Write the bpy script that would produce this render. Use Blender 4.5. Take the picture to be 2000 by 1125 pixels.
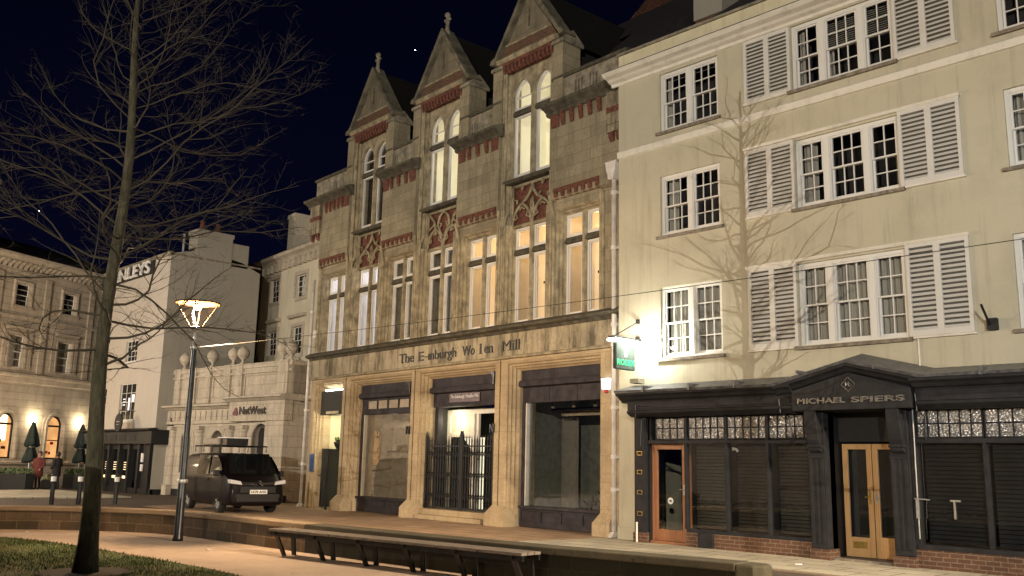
import bpy, bmesh, math, random
from mathutils import Vector, Matrix
R = math.radians
rnd = random.Random(7)
for o in list(bpy.data.objects): bpy.data.objects.remove(o)
sc = bpy.context.scene
# ------------------------------------------------------------------ camera
cam = bpy.data.cameras.new("camera"); co = bpy.data.objects.new("camera", cam)
sc.collection.objects.link(co); sc.camera = co
cam.lens = 32.4485; cam.sensor_width = 36; cam.clip_end = 2000; cam.clip_start = .05
RM = ((0.69522708, 0.71848274, 0.02102065), (0.12141462, -0.14620849, 0.9817747), (-0.70846157, 0.68000414, 0.18888241))
r_, u_, f_ = (Vector(v) for v in RM)
m4 = Matrix(((r_.x, u_.x, -f_.x, 0), (r_.y, u_.y, -f_.y, 0), (r_.z, u_.z, -f_.z, 1.6), (0, 0, 0, 1)))
co.matrix_world = m4
# ------------------------------------------------------------------ world: clear night sky
w = bpy.data.worlds.new("World"); sc.world = w; w.use_nodes = True
nt = w.node_tree; bg = nt.nodes['Background']
tc = nt.nodes.new('ShaderNodeTexCoord'); sx = nt.nodes.new('ShaderNodeSeparateXYZ'); cr = nt.nodes.new('ShaderNodeValToRGB')
nt.links.new(tc.outputs['Generated'], sx.inputs[0]); nt.links.new(sx.outputs['Z'], cr.inputs[0])
cr.color_ramp.elements[0].position = .05; cr.color_ramp.elements[0].color = (.0016, .0021, .0105, 1)
cr.color_ramp.elements[1].position = .75; cr.color_ramp.elements[1].color = (.0004, .0005, .0022, 1)
nt.links.new(cr.outputs[0], bg.inputs[0]); bg.inputs[1].default_value = 1.0
sc.view_settings.view_transform = 'Standard'; sc.view_settings.look = 'None'
sc.view_settings.exposure = 0.0; sc.view_settings.gamma = 1
sc.render.engine = 'CYCLES'; sc.cycles.use_denoising = True
sc.cycles.max_bounces = 6; sc.cycles.diffuse_bounces = 3; sc.cycles.transparent_max_bounces = 12
sc.cycles.sample_clamp_indirect = 4; sc.cycles.caustics_reflective = False; sc.cycles.caustics_refractive = False
LP = dict(street=1.0, far=1.0, cool=1.0, plaza=1.0)
WARM = (1, .66, .36); NEUT = (1, .84, .62); COOL = (.80, .92, 1.0)

def lamp(name, loc, power, color, radius=.08, parent=None, spot=None, aim=None):
    l = bpy.data.lights.new(name, 'SPOT' if spot else 'POINT'); l.energy = power; l.color = color; l.shadow_soft_size = radius
    if spot: l.spot_size = R(spot); l.spot_blend = .6
    o = bpy.data.objects.new(name, l); sc.collection.objects.link(o); o.location = loc
    if aim: o.rotation_euler = (Vector(aim) - Vector(loc)).to_track_quat('-Z', 'Y').to_euler()
    if parent: o.parent = parent; o.location = Vector(loc) - parent.location
    return o

# ------------------------------------------------------------------ materials
MATS = {}
def newmat(n):
    m = bpy.data.materials.new(n); m.use_nodes = True; MATS[n] = m
    return m, m.node_tree, m.node_tree.nodes['Principled BSDF']
def N(nt, t, **k):
    n = nt.nodes.new(t)
    for a, b in k.items(): setattr(n, a, b)
    return n
def coords(nt, mode='obj', scale=1, flat=False):
    t = N(nt, 'ShaderNodeTexCoord')
    if flat:   # facade plane x,z -> x,y
        s = N(nt, 'ShaderNodeSeparateXYZ'); c = N(nt, 'ShaderNodeCombineXYZ')
        nt.links.new(t.outputs['Object'], s.inputs[0]); ad = N(nt, 'ShaderNodeMath'); nt.links.new(s.outputs[0], ad.inputs[0]); nt.links.new(s.outputs[1], ad.inputs[1]); nt.links.new(ad.outputs[0], c.inputs[0]); nt.links.new(s.outputs[2], c.inputs[1])
        return c.outputs[0]
    return t.outputs['Object']
def noise(nt, vec, scale, detail=4, rough=.6, stretch=None):
    n = N(nt, 'ShaderNodeTexNoise'); n.inputs['Scale'].default_value = scale; n.inputs['Detail'].default_value = detail; n.inputs['Roughness'].default_value = rough
    if stretch:
        mp = N(nt, 'ShaderNodeMapping'); mp.inputs['Scale'].default_value = stretch; nt.links.new(vec, mp.inputs[0]); vec = mp.outputs[0]
    nt.links.new(vec, n.inputs['Vector']); return n.outputs['Fac']
def ramp(nt, fac, stops):
    c = N(nt, 'ShaderNodeValToRGB'); e = c.color_ramp.elements
    while len(e) < len(stops): e.new(.5)
    for i, (p, col) in enumerate(stops):
        e[i].position = p; e[i].color = (*col, 1) if len(col) == 3 else col
    nt.links.new(fac, c.inputs[0]); return c.outputs[0]
def mix(nt, fac, a, b, mode='MIX'):
    m = N(nt, 'ShaderNodeMix', data_type='RGBA', blend_type=mode)
    for i, v in ((0, fac), (6, a), (7, b)):
        if isinstance(v, (int, float)): m.inputs[i].default_value = v
        elif isinstance(v, tuple): m.inputs[i].default_value = (*v, 1)
        else: nt.links.new(v, m.inputs[i])
    return m.outputs[2]
def bump(nt, p, h, strength=.4, dist=.02):
    b = N(nt, 'ShaderNodeBump'); b.inputs['Strength'].default_value = strength; b.inputs['Distance'].default_value = dist
    nt.links.new(h, b.inputs['Height']); nt.links.new(b.outputs[0], p.inputs['Normal'])
def simple(n, col, rough=.6, metal=0, var=.25, nscale=6, bs=.15, spec=.5, stretch=None):
    m, nt, p = newmat(n); v = coords(nt); f = noise(nt, v, nscale, stretch=stretch)
    d = tuple(c * (1 - var) for c in col); l = tuple(min(1, c * (1 + var)) for c in col)
    nt.links.new(ramp(nt, f, [(.3, d), (.7, l)]), p.inputs['Base Color'])
    p.inputs['Roughness'].default_value = rough; p.inputs['Metallic'].default_value = metal; p.inputs['Specular IOR Level'].default_value = spec
    if bs: bump(nt, p, noise(nt, v, nscale * 8), bs, .01)
    return m
def ashlar(n, c1, c2, cm, bw, bh, mort=.008, dark=(.05, .045, .035), stain=.5, offset=.5, rough=.85, bs=.5, streak=None, warm=None):
    m, nt, p = newmat(n); v = coords(nt, flat=True)
    b = N(nt, 'ShaderNodeTexBrick'); b.offset = offset
    wv = mix(nt, .012, v, noise(nt, v, 2.5))
    nt.links.new(wv, b.inputs['Vector'])
    b.inputs['Scale'].default_value = 1; b.inputs['Brick Width'].default_value = bw; b.inputs['Row Height'].default_value = bh
    b.inputs['Mortar Size'].default_value = mort; b.inputs['Mortar Smooth'].default_value = .3
    b.inputs['Color1'].default_value = (*c1, 1); b.inputs['Color2'].default_value = (*c2, 1); b.inputs['Mortar'].default_value = (*cm, 1)
    o3 = coords(nt)
    big = noise(nt, o3, .9, 6, .65); fine = noise(nt, o3, 14, 6, .7)
    col = mix(nt, ramp(nt, fine, [(.38, (.0, .0, .0)), (.68, (.75, .75, .75))]), b.outputs['Color'], tuple(c * .62 for c in c1))
    col = mix(nt, ramp(nt, big, [(.5 - .12 * stain, (0, 0, 0)), (.8, (stain, stain, stain))]), col, dark)
    if streak:
        st = noise(nt, o3, 1.2, 8, .75, stretch=(2.6, 2.6, .45))
        col = mix(nt, ramp(nt, st, [(.46, (0, 0, 0)), (.62, (streak, streak, streak))]), col, dark)
    nt.links.new(col, p.inputs['Base Color']); p.inputs['Roughness'].default_value = rough; p.inputs['Specular IOR Level'].default_value = .25
    h = mix(nt, .35, b.outputs['Fac'], fine); inv = N(nt, 'ShaderNodeInvert'); nt.links.new(h, inv.inputs[1])
    bump(nt, p, inv.outputs[0], bs, .02)
    return m
def emis(n, col, strength, tex=None):
    m, nt, p = newmat(n)
    p.inputs['Base Color'].default_value = (*[min(.8, c) for c in col], 1); p.inputs['Roughness'].default_value = .6
    p.inputs['Emission Color'].default_value = (*col, 1); p.inputs['Emission Strength'].default_value = strength
    if tex:
        v = coords(nt); f = noise(nt, v, tex, 3)
        nt.links.new(ramp(nt, f, [(.35, tuple(c * .6 for c in col)), (.65, col)]), p.inputs['Emission Color'])
    return m
def glassmat(n, tint=(.9, .9, .9), refl=.12, rough=.01, wav=0, boost=1):
    m, nt, p = newmat(n); nt.nodes.remove(p)
    t = N(nt, 'ShaderNodeBsdfTransparent'); t.inputs[0].default_value = (*tint, 1)
    g = N(nt, 'ShaderNodeBsdfGlossy'); g.inputs['Roughness'].default_value = rough; g.inputs[0].default_value = (boost, boost, boost, 1)
    lw = N(nt, 'ShaderNodeLayerWeight'); lw.inputs[0].default_value = .25
    mr = N(nt, 'ShaderNodeMapRange'); mr.inputs['To Min'].default_value = refl * .6; mr.inputs['To Max'].default_value = min(1, refl * 4)
    nt.links.new(lw.outputs['Facing'], mr.inputs[0])
    mx = N(nt, 'ShaderNodeMixShader'); nt.links.new(mr.outputs[0], mx.inputs[0]); nt.links.new(t.outputs[0], mx.inputs[1]); nt.links.new(g.outputs[0], mx.inputs[2])
    nt.links.new(mx.outputs[0], nt.nodes['Material Output'].inputs[0])
    if wav:
        b = N(nt, 'ShaderNodeBump'); b.inputs['Strength'].default_value = wav; b.inputs['Distance'].default_value = .02
        nt.links.new(noise(nt, coords(nt), 3.0, 2), b.inputs['Height']); nt.links.new(b.outputs[0], g.inputs['Normal'])
    return m

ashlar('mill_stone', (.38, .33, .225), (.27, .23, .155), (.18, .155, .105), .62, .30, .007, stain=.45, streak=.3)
ashlar('dim_gable_stone', (.27, .235, .165), (.19, .165, .115), (.12, .10, .07), .62, .30, .007, stain=.7, streak=.4)  # mill stone, weathered, also darkened for the weaker light on the gables
ashlar('pier_stone', (.56, .44, .28), (.48, .37, .23), (.30, .23, .15), 1.4, .62, .006, dark=(.16, .115, .07), stain=.75, bs=.5)
ashlar('frieze_stone', (.50, .43, .30), (.40, .34, .24), (.10, .08, .05), 1.95, 2.0, .012, dark=(.03, .028, .02), stain=.55, streak=.75, offset=0)
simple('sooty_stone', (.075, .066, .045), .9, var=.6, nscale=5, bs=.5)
simple('weathered_stone', (.22, .195, .145), .9, var=.55, nscale=4, bs=.5)
simple('coping_dark', (.135, .12, .085), .9, var=.6, nscale=3, bs=.5)  # gable coping, darkened for the weaker light up there too
simple('moulded_stone', (.29, .245, .16), .85, var=.5, nscale=4, bs=.4, stretch=(1.2, 1.2, .8))
simple('terracotta', (.125, .044, .028), .85, var=.65, nscale=13, bs=.8)
ashlar('bank_stone', (.60, .53, .43), (.53, .47, .38), (.28, .24, .19), .9, .42, .010, dark=(.12, .10, .08), stain=.35, streak=.25, bs=.4)
ashlar('hotel_stone', (.52, .45, .36), (.45, .39, .31), (.25, .21, .16), 1.1, .36, .014, dark=(.12, .09, .06), stain=.4, streak=.2, bs=.6)
def stucco(n, c, dirt, st=.25, gr=60):
    m, nt, p = newmat(n); v = coords(nt)
    big = noise(nt, v, .55, 7, .7); st_ = noise(nt, v, 1.0, 7, .75, stretch=(4, 4, .22)); fine = noise(nt, v, gr, 3, .6)
    col = mix(nt, ramp(nt, big, [(.45, (0, 0, 0)), (.8, (st, st, st))]), c, dirt)
    col = mix(nt, ramp(nt, st_, [(.52, (0, 0, 0)), (.78, (st * 1.3,) * 3)]), col, dirt)
    nt.links.new(col, p.inputs['Base Color']); p.inputs['Roughness'].default_value = .8; p.inputs['Specular IOR Level'].default_value = .3
    h = mix(nt, .5, fine, noise(nt, v, 5, 5, .7)); bump(nt, p, h, .55, .012)
stucco('cream_stucco', (.49, .455, .345), (.25, .235, .185), .55)
stucco('cream_light', (.66, .60, .42), (.25, .22, .15), .5)
stucco('grey_render', (.33, .31, .265), (.19, .175, .15), .35)
stucco('pale_render', (.50, .46, .41), (.33, .30, .26), .35)
stucco('upper_stone', (.62, .57, .45), (.22, .20, .15), .45)
def white(n, c, dirt, s=.35):
    m, nt, p = newmat(n); v = coords(nt)
    f = noise(nt, v, 2.2, 7, .75); col = mix(nt, ramp(nt, f, [(.5, (0, 0, 0)), (.75, (s, s, s))]), c, dirt)
    nt.links.new(col, p.inputs['Base Color']); p.inputs['Roughness'].default_value = .5; bump(nt, p, noise(nt, v, 30), .15, .005)
white('white_paint', (.60, .585, .55), (.42, .38, .30), .3)
white('white_trim', (.70, .66, .58), (.28, .25, .18), .55)
white('sash_paint', (.68, .67, .64), (.55, .52, .46), .2)
simple('dark_paint', (.022, .022, .025), .6, var=.3, nscale=5, bs=.12, spec=.15)
simple('dark_paint_mill', (.045, .041, .047), .7, var=.35, nscale=4, bs=.2, spec=.15)
simple('black_paint', (.007, .007, .008), .6, var=.3, bs=.1)
simple('lead', (.10, .105, .115), .42, metal=.3, var=.5, nscale=9, bs=.4)
simple('dark_metal', (.030, .031, .034), .35, metal=.6, var=.3)
simple('canopy_paint', (.07, .045, .028), 1, spec=0, var=.1); simple('strut_paint', (.05, .035, .025), 1, spec=0); simple('handle_grey', (.24, .23, .20), .5); simple('galvanised', (.45, .45, .44), .4, metal=.7)
simple('brass', (.55, .40, .12), .35, metal=.9)
simple('pipe_paint', (.66, .62, .58), .45, var=.2, nscale=4)
simple('letter_black', (.012, .011, .010), .5)
simple('letter_metal', (.20, .195, .185), .35, metal=.6, var=.5, nscale=25)
simple('letter_white', (.72, .71, .69), .6)
simple('bench_wood', (.17, .14, .115), .6, var=.45, nscale=7, bs=.3, stretch=(.4, 6, 6))
simple('granite', (.20, .17, .13), .8, var=.45, nscale=10)
simple('soil', (.045, .032, .02), .95, var=.5, nscale=20, bs=.8)
simple('fabric_dark', (.006, .014, .012), .85, nscale=8)
simple('planter_black', (.012, .014, .016), .6)
simple('foliage', (.055, .085, .03), .7, var=.5, nscale=12)
simple('flower', (.45, .46, .30), .8)
simple('cloth_dark', (.016, .014, .016), .9)
simple('cloth_red', (.10, .020, .018), .9)
simple('skin', (.36, .20, .13), .6)
simple('hair', (.02, .014, .01), .7)
simple('rubber', (.012, .012, .012), .8)
simple('slate', (.016, .015, .016), .75, var=.4, nscale=6, bs=.5)
simple('interior_dark', (.035, .033, .030), .9)
simple('interior_grey', (.22, .21, .17), .9)
simple('board_white', (.40, .34, .27), .8, var=.15)
simple('gap_shade', (.10, .095, .085), .9); simple('curtain', (.40, .39, .34), .95, var=.2, nscale=4, stretch=(14, 14, .3))
simple('blind_slat', (.045, .045, .042), .5, var=.3)
simple('alarm_red', (.5, .02, .02), .5)
simple('box_blue', (.03, .07, .20), .4)
# oak doors
def woodm(n, a, b):
    m, nt, p = newmat(n); v = coords(nt); f = noise(nt, v, 3, 8, .7, stretch=(14, 14, 1)); nt.links.new(ramp(nt, f, [(.3, a), (.7, b)]), p.inputs['Base Color'])
    p.inputs['Roughness'].default_value = .35; bump(nt, p, f, .15, .005)
woodm('oak', (.42, .235, .095), (.58, .35, .16)); woodm('red_wood', (.20, .085, .040), (.33, .15, .075))
# brick / tiles
ashlar('red_brick', (.145, .072, .045), (.085, .044, .03), (.22, .17, .12), .225, .075, .010, dark=(.04, .025, .02), stain=.4)
ashlar('dark_tiles', (.012, .010, .009), (.008, .007, .006), (.006, .006, .005), .17, .13, .014, dark=(.012, .014, .010), stain=.7, bs=1)
ashlar('roof_tiles', (.16, .062, .038), (.055, .038, .028), (.008, .006, .005), .17, .13, .014, dark=(.02, .02, .015), stain=.7, bs=1)
def ground(n, c1, c2, kind, sc_=1.0, cm=(.1, .08, .06), rough=.8, bw=.6, bh=.45, mort=.008):
    m, nt, p = newmat(n); v = coords(nt); big = noise(nt, v, .35, 6, .7); fine = noise(nt, v, 45, 4, .7); mid = noise(nt, v, 2.2, 6, .7)
    if kind == 'slab':
        b = N(nt, 'ShaderNodeTexBrick'); nt.links.new(v, b.inputs['Vector']); b.inputs['Scale'].default_value = 1
        b.inputs['Brick Width'].default_value = bw; b.inputs['Row Height'].default_value = bh; b.inputs['Mortar Size'].default_value = mort
        b.inputs['Color1'].default_value = (*c1, 1); b.inputs['Color2'].default_value = (*c2, 1); b.inputs['Mortar'].default_value = (*cm, 1)
        col = b.outputs['Color']; h = mix(nt, .4, b.outputs['Fac'], fine); inv = N(nt, 'ShaderNodeInvert'); nt.links.new(h, inv.inputs[1]); h = inv.outputs[0]
    else:
        col = ramp(nt, mid, [(.35, c2), (.65, c1)]); h = fine
    col = mix(nt, ramp(nt, big, [(.45, (0, 0, 0)), (.7, (.5, .5, .5))]), col, tuple(c * .5 for c in c2))
    col = mix(nt, ramp(nt, fine, [(.3, (.35, .35, .35)), (.6, (0, 0, 0))]), col, tuple(c * .4 for c in c2))
    sp = N(nt, 'ShaderNodeTexVoronoi'); sp.inputs['Scale'].default_value = 2.6; nt.links.new(v, sp.inputs['Vector'])
    col = mix(nt, ramp(nt, sp.outputs['Distance'], [(.05, (.6, .6, .6)), (.085, (0, 0, 0))]), col, tuple(c * .35 for c in c2))
    col = mix(nt, ramp(nt, noise(nt, v, 1.1, 8, .8), [(.5, (0, 0, 0)), (.72, (.55, .55, .55))]), col, tuple(c * .45 for c in c2))
    nt.links.new(col, p.inputs['Base Color']); p.inputs['Roughness'].default_value = rough; p.inputs['Specular IOR Level'].default_value = .3
    bump(nt, p, h, .6, .012)
ground('road_surface', (.125, .095, .075), (.090, .070, .056), 'slab', cm=(.05, .04, .03), bw=.2, bh=.1, mort=.006)
ground('pavement_pale', (.56, .51, .40), (.40, .365, .29), 'slab', bw=.9, bh=.62, cm=(.06, .055, .045), mort=.016)
ground('pavement_brown', (.46, .32, .215), (.34, .235, .155), 'slab', bw=.9, bh=.6, cm=(.07, .05, .035), mort=.016)
ground('path_gravel', (.58, .455, .36), (.48, .37, .29), 'grain', rough=.9)
m, nt, p = newmat('lawn'); v = coords(nt); f = noise(nt, v, 1.1, 7, .7); g = noise(nt, v, 30, 5, .8)
col = ramp(nt, f, [(.40, (.08, .13, .025)), (.55, (.13, .155, .04)), (.68, (.27, .18, .10))]); col = mix(nt, ramp(nt, g, [(.3, (.6, .6, .6)), (.6, (0, 0, 0))]), col, (.02, .025, .008))
nt.links.new(col, p.inputs['Base Color']); p.inputs['Roughness'].default_value = .95; bump(nt, p, g, .9, .05)
ashlar('wall_stone', (.17, .125, .085), (.065, .048, .034), (.24, .18, .12), .62, .20, .014, dark=(.025, .028, .014), stain=.7, bs=.8)
ashlar('mossy_shaded_stone', (.035, .032, .020), (.020, .020, .013), (.045, .042, .028), .85, .22, .010, dark=(.010, .012, .006), stain=.8, bs=.8)  # moss colour, darkened further for the shade on this face
ground('coping_stone', (.36, .27, .18), (.26, .20, .14), 'grain')
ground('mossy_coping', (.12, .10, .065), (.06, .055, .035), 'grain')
m, nt, p = newmat('bark'); v = coords(nt); f = noise(nt, v, 3, 8, .75, stretch=(6, 6, 1.2)); g = noise(nt, v, 1.3, 4)
col = ramp(nt, f, [(.35, (.028, .024, .015)), (.65, (.15, .132, .078))]); col = mix(nt, ramp(nt, g, [(.45, (0, 0, 0)), (.65, (.6, .6, .6))]), col, (.045, .052, .022))
nt.links.new(col, p.inputs['Base Color']); p.inputs['Roughness'].default_value = .9; bump(nt, p, f, 1.0, .05)
m, nt, p = newmat('twig'); p.inputs['Base Color'].default_value = (.060, .050, .030, 1); p.inputs['Roughness'].default_value = .9
m, nt, p = newmat('car_paint'); p.inputs['Base Color'].default_value = (.005, .003, .0035, 1); p.inputs['Roughness'].default_value = .5; p.inputs['Specular IOR Level'].default_value = .12; p.inputs['Coat Weight'].default_value = .35; p.inputs['Coat IOR'].default_value = 1.3; p.inputs['Coat Roughness'].default_value = .05
m, nt, p = newmat('chrome'); p.inputs['Base Color'].default_value = (.8, .8, .8, 1); p.inputs['Roughness'].default_value = .12; p.inputs['Metallic'].default_value = 1
m, nt, p = newmat('car_glass'); p.inputs['Base Color'].default_value = (.005, .006, .007, 1); p.inputs['Roughness'].default_value = .04; p.inputs['Specular IOR Level'].default_value = .22
m, nt, p = newmat('lamp_glass'); p.inputs['Base Color'].default_value = (.75, .76, .78, 1); p.inputs['Roughness'].default_value = .15; p.inputs['Metallic'].default_value = .3
m, nt, p = newmat('plate'); p.inputs['Base Color'].default_value = (.8, .8, .78, 1); p.inputs['Roughness'].default_value = .4
p.inputs['Emission Color'].default_value = (1, .95, .85, 1); p.inputs['Emission Strength'].default_value = 0
glassmat('glass', refl=.10, wav=.12); glassmat('glass_lit', refl=.04); glassmat('shop_glass', (.82, .84, .82), refl=.16, wav=.05)
# textured leaded glass of the transoms
m, nt, p = newmat('leaded_glass'); v = coords(nt)
p.inputs['Base Color'].default_value = (.03, .028, .03, 1); p.inputs['Base Color'].default_value = (.42, .40, .38, 1); p.inputs['Metallic'].default_value = .55; p.inputs['Roughness'].default_value = .25; p.inputs['Specular IOR Level'].default_value = 1; p.inputs['Coat Weight'].default_value = 1; p.inputs['Coat Roughness'].default_value = .12
vo = N(nt, 'ShaderNodeTexVoronoi'); vo.inputs['Scale'].default_value = 24; nt.links.new(v, vo.inputs['Vector'])
bump(nt, p, vo.outputs['Distance'], 1.0, .03)
b2 = N(nt, 'ShaderNodeBump'); b2.inputs['Strength'].default_value = 1; b2.inputs['Distance'].default_value = .03; nt.links.new(vo.outputs['Distance'], b2.inputs['Height']); nt.links.new(b2.outputs[0], p.inputs['Coat Normal'])
emis('bulb', (1, .74, .42), 60); emis('bulb_white', (.9, .96, 1), 40); emis('tube', (1, .98, .88), 26)
emis('lit_top', (1, .95, .82), 1.25, 1.2); emis('lit_top_bright', (1, .95, .80), 2.6)
emis('lit_warm', (1, .70, .45), .50, .9); emis('lit_warm_side', (1, .68, .33), .75)
emis('lit_cool', (.85, .88, 1), .55); emis('room_cream', (1, .84, .60), .38, 1.0); simple('room_peach', (.72, .62, .46), .8, var=.12, nscale=1.5); simple('room_white', (.8, .78, .76), .8, var=.08, nscale=1.5)
emis('lit_dim', (.50, .46, .36), .12, 2)
emis('lit_hall', (1, .93, .66), .9); emis('lit_passage', (1, .95, .70), 1.7, 2)
emis('lit_hotel', (1, .52, .20), .9, 2.5); emis('lit_hotel_bright', (1, .80, .50), 2.4)
emis('sign_green', (.0, .40, .13), .5); emis('sign_white', (1, 1, .95), 3.5); emis('alarm_lit', (.75, .9, 1), 3.2)
emis('lit_pub', (1, .72, .40), 1.6); emis('pale_cyan', (.55, .85, .9), .5)
simple('sign_grey', (.045, .06, .052), .7, spec=.1); simple('maroon', (.05, .010, .014), .4)
simple('plate_maroon', (.13, .02, .05), .5)

# ------------------------------------------------------------------ mesh builder
class MB:
    def __init__(s): s.v = []; s.f = []
    def quad(s, a, b, c, d): i = len(s.v); s.v += [a, b, c, d]; s.f.append((i, i + 1, i + 2, i + 3)); return s
    def poly(s, pts): i = len(s.v); s.v += list(pts); s.f.append(tuple(range(i, i + len(pts)))); return s
    def box(s, x0, x1, y0, y1, z0, z1, bevel=0):
        i = len(s.v)
        s.v += [(x0, y0, z0), (x1, y0, z0), (x1, y1, z0), (x0, y1, z0), (x0, y0, z1), (x1, y0, z1), (x1, y1, z1), (x0, y1, z1)]
        s.f += [tuple(i + k for k in q) for q in ((0, 3, 2, 1), (4, 5, 6, 7), (0, 1, 5, 4), (1, 2, 6, 5), (2, 3, 7, 6), (3, 0, 4, 7))]; return s
    def prism(s, pts, y0, y1):   # outline in x,z extruded along y
        i = len(s.v); n = len(pts)
        s.v += [(x, y0, z) for x, z in pts] + [(x, y1, z) for x, z in pts]
        s.f.append(tuple(i + k for k in range(n))); s.f.append(tuple(i + n + k for k in reversed(range(n))))
        for k in range(n): s.f.append((i + k, i + n + k, i + n + (k + 1) % n, i + (k + 1) % n))
        return s
    def prism_x(s, pts, x0, x1):   # outline in y,z extruded along x
        i = len(s.v); n = len(pts)
        s.v += [(x0, y, z) for y, z in pts] + [(x1, y, z) for y, z in pts]
        s.f.append(tuple(i + k for k in range(n))); s.f.append(tuple(i + n + k for k in reversed(range(n))))
        for k in range(n): s.f.append((i + k, i + n + k, i + n + (k + 1) % n, i + (k + 1) % n))
        return s
    def prism_z(s, pts, z0, z1):
        i = len(s.v); n = len(pts)
        s.v += [(x, y, z0) for x, y in pts] + [(x, y, z1) for x, y in pts]
        s.f.append(tuple(i + k for k in range(n))); s.f.append(tuple(i + n + k for k in reversed(range(n))))
        for k in range(n): s.f.append((i + k, i + n + k, i + n + (k + 1) % n, i + (k + 1) % n))
        return s
    def tube(s, pts, rad, n=8, cap=True):
        pts = [Vector(p) for p in pts]; rad = rad if isinstance(rad, (list, tuple)) else [rad] * len(pts)
        base = len(s.v); up = None
        for k, p in enumerate(pts):
            t = (pts[min(k + 1, len(pts) - 1)] - pts[max(k - 1, 0)])
            if t.length < 1e-9: t = Vector((0, 0, 1))
            t.normalize()
            if up is None: up = t.orthogonal().normalized()
            else:
                up = up - t * up.dot(t); up = up.normalized() if up.length > 1e-6 else t.orthogonal().normalized()
            q = t.cross(up)
            for j in range(n):
                a = 2 * math.pi * j / n; s.v.append(tuple(p + (up * math.cos(a) + q * math.sin(a)) * rad[k]))
        for k in range(len(pts) - 1):
            for j in range(n):
                a = base + k * n + j; b = base + k * n + (j + 1) % n; s.f.append((a, b, b + n, a + n))
        if cap and n > 2:
            s.f.append(tuple(base + j for j in reversed(range(n)))); s.f.append(tuple(base + (len(pts) - 1) * n + j for j in range(n)))
        return s
    def lathe(s, cx, cy, prof, n=16, a0=0, a1=360):
        base = len(s.v); full = abs(a1 - a0) >= 360; m = n if full else n + 1
        for r, z in prof:
            for j in range(m):
                a = R(a0 + (a1 - a0) * j / n); s.v.append((cx + r * math.cos(a), cy + r * math.sin(a), z))
        for k in range(len(prof) - 1):
            for j in range(n):
                a = base + k * m + j; b = base + k * m + (j + 1) % m; s.f.append((a, b, b + m, a + m))
        return s
    def sweep(s, path, prof):   # path (x,z) open, profile list (outward offset, y)
        n = len(path); nor = []
        for k in range(n):
            d1 = Vector(path[k]) - Vector(path[k - 1]) if k else None
            d2 = Vector(path[k + 1]) - Vector(path[k]) if k < n - 1 else None
            n1 = Vector((-d1.y, d1.x)).normalized() if d1 else None; n2 = Vector((-d2.y, d2.x)).normalized() if d2 else None
            if n1 and n2:
                b = (n1 + n2).normalized(); c = max(.35, b.dot(n1)); nor.append(b / c)
            else: nor.append(n1 or n2)
        base = len(s.v)
        for k in range(n):
            for o, y in prof: s.v.append((path[k][0] + nor[k].x * o, y, path[k][1] + nor[k].y * o))
        m = len(prof)
        for k in range(n - 1):
            for j in range(m - 1):
                a = base + k * m + j; s.f.append((a, a + m, a + m + 1, a + 1))
        return s
    def wall(s, x0, x1, z0, z1, y, holes=(), rev=0):
        xs = sorted({x0, x1, *[h[0] for h in holes], *[h[1] for h in holes]}); zs = sorted({z0, z1, *[h[2] for h in holes], *[h[3] for h in holes]})
        xs = [x for x in xs if x0 <= x <= x1]; zs = [z for z in zs if z0 <= z <= z1]
        for i in range(len(xs) - 1):
            for j in range(len(zs) - 1):
                cx = (xs[i] + xs[i + 1]) / 2; cz = (zs[j] + zs[j + 1]) / 2
                if any(h[0] < cx < h[1] and h[2] < cz < h[3] for h in holes): continue
                s.quad((xs[i], y, zs[j]), (xs[i + 1], y, zs[j]), (xs[i + 1], y, zs[j + 1]), (xs[i], y, zs[j + 1]))
        if rev:
            for a, b, c, d in holes:
                s.quad((a, y, c), (a, y, d), (a, y + rev, d), (a, y + rev, c)); s.quad((b, y, c), (b, y + rev, c), (b, y + rev, d), (b, y, d))
                s.quad((a, y, d), (b, y, d), (b, y + rev, d), (a, y + rev, d)); s.quad((a, y, c), (a, y + rev, c), (b, y + rev, c), (b, y, c))
        return s
    def spandrel(s, arch, ztop, y, rev=0):   # plate between an arch curve (left to right) and a flat top
        for k in range(len(arch) - 1):
            (xa, za), (xb, zb) = arch[k], arch[k + 1]
            s.quad((xa, y, za), (xb, y, zb), (xb, y, ztop), (xa, y, ztop))
            if rev: s.quad((xa, y, za), (xa, y + rev, za), (xb, y + rev, zb), (xb, y, zb))
        return s
    def build(s, name, mat, parent=None, org=None, smooth=False, bevel=0):
        me = bpy.data.meshes.new(name)
        ox, oy, oz = org or (0, 0, 0)
        me.from_pydata([(a - ox, b - oy, c - oz) for a, b, c in s.v], [], s.f); me.update()
        me.materials.append(MATS[mat])
        if smooth:
            for p_ in me.polygons: p_.use_smooth = True
        o = bpy.data.objects.new(name, me); sc.collection.objects.link(o)
        if parent: o.parent = parent
        elif org: o.location = org
        if bevel:
            b = o.modifiers.new('b', 'BEVEL'); b.width = bevel; b.segments = 2; b.limit_method = 'ANGLE'; b.angle_limit = R(40)
        return o
def each(mb, name, mat, parent, org=None, per=1, bevel=0):
    # one object per separate piece (or per group of pieces)
    par = list(range(len(mb.v)))
    def find(i):
        while par[i] != i: par[i] = par[par[i]]; i = par[i]
        return i
    for f in mb.f:
        for i in f[1:]: par[find(i)] = find(f[0])
    comps = {}; order = []
    for f in mb.f:
        r = find(f[0])
        if r not in comps: comps[r] = []; order.append(r)
        comps[r].append(f)
    out = []
    for k in range(0, len(order), per):
        q = MB(); mp = {}
        for r in order[k:k + per]:
            for f in comps[r]:
                for i in f:
                    if i not in mp: mp[i] = len(q.v); q.v.append(mb.v[i])
                q.f.append(tuple(mp[i] for i in f))
        out.append(q.build(name, mat, parent, org, bevel=bevel))
    return out
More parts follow.
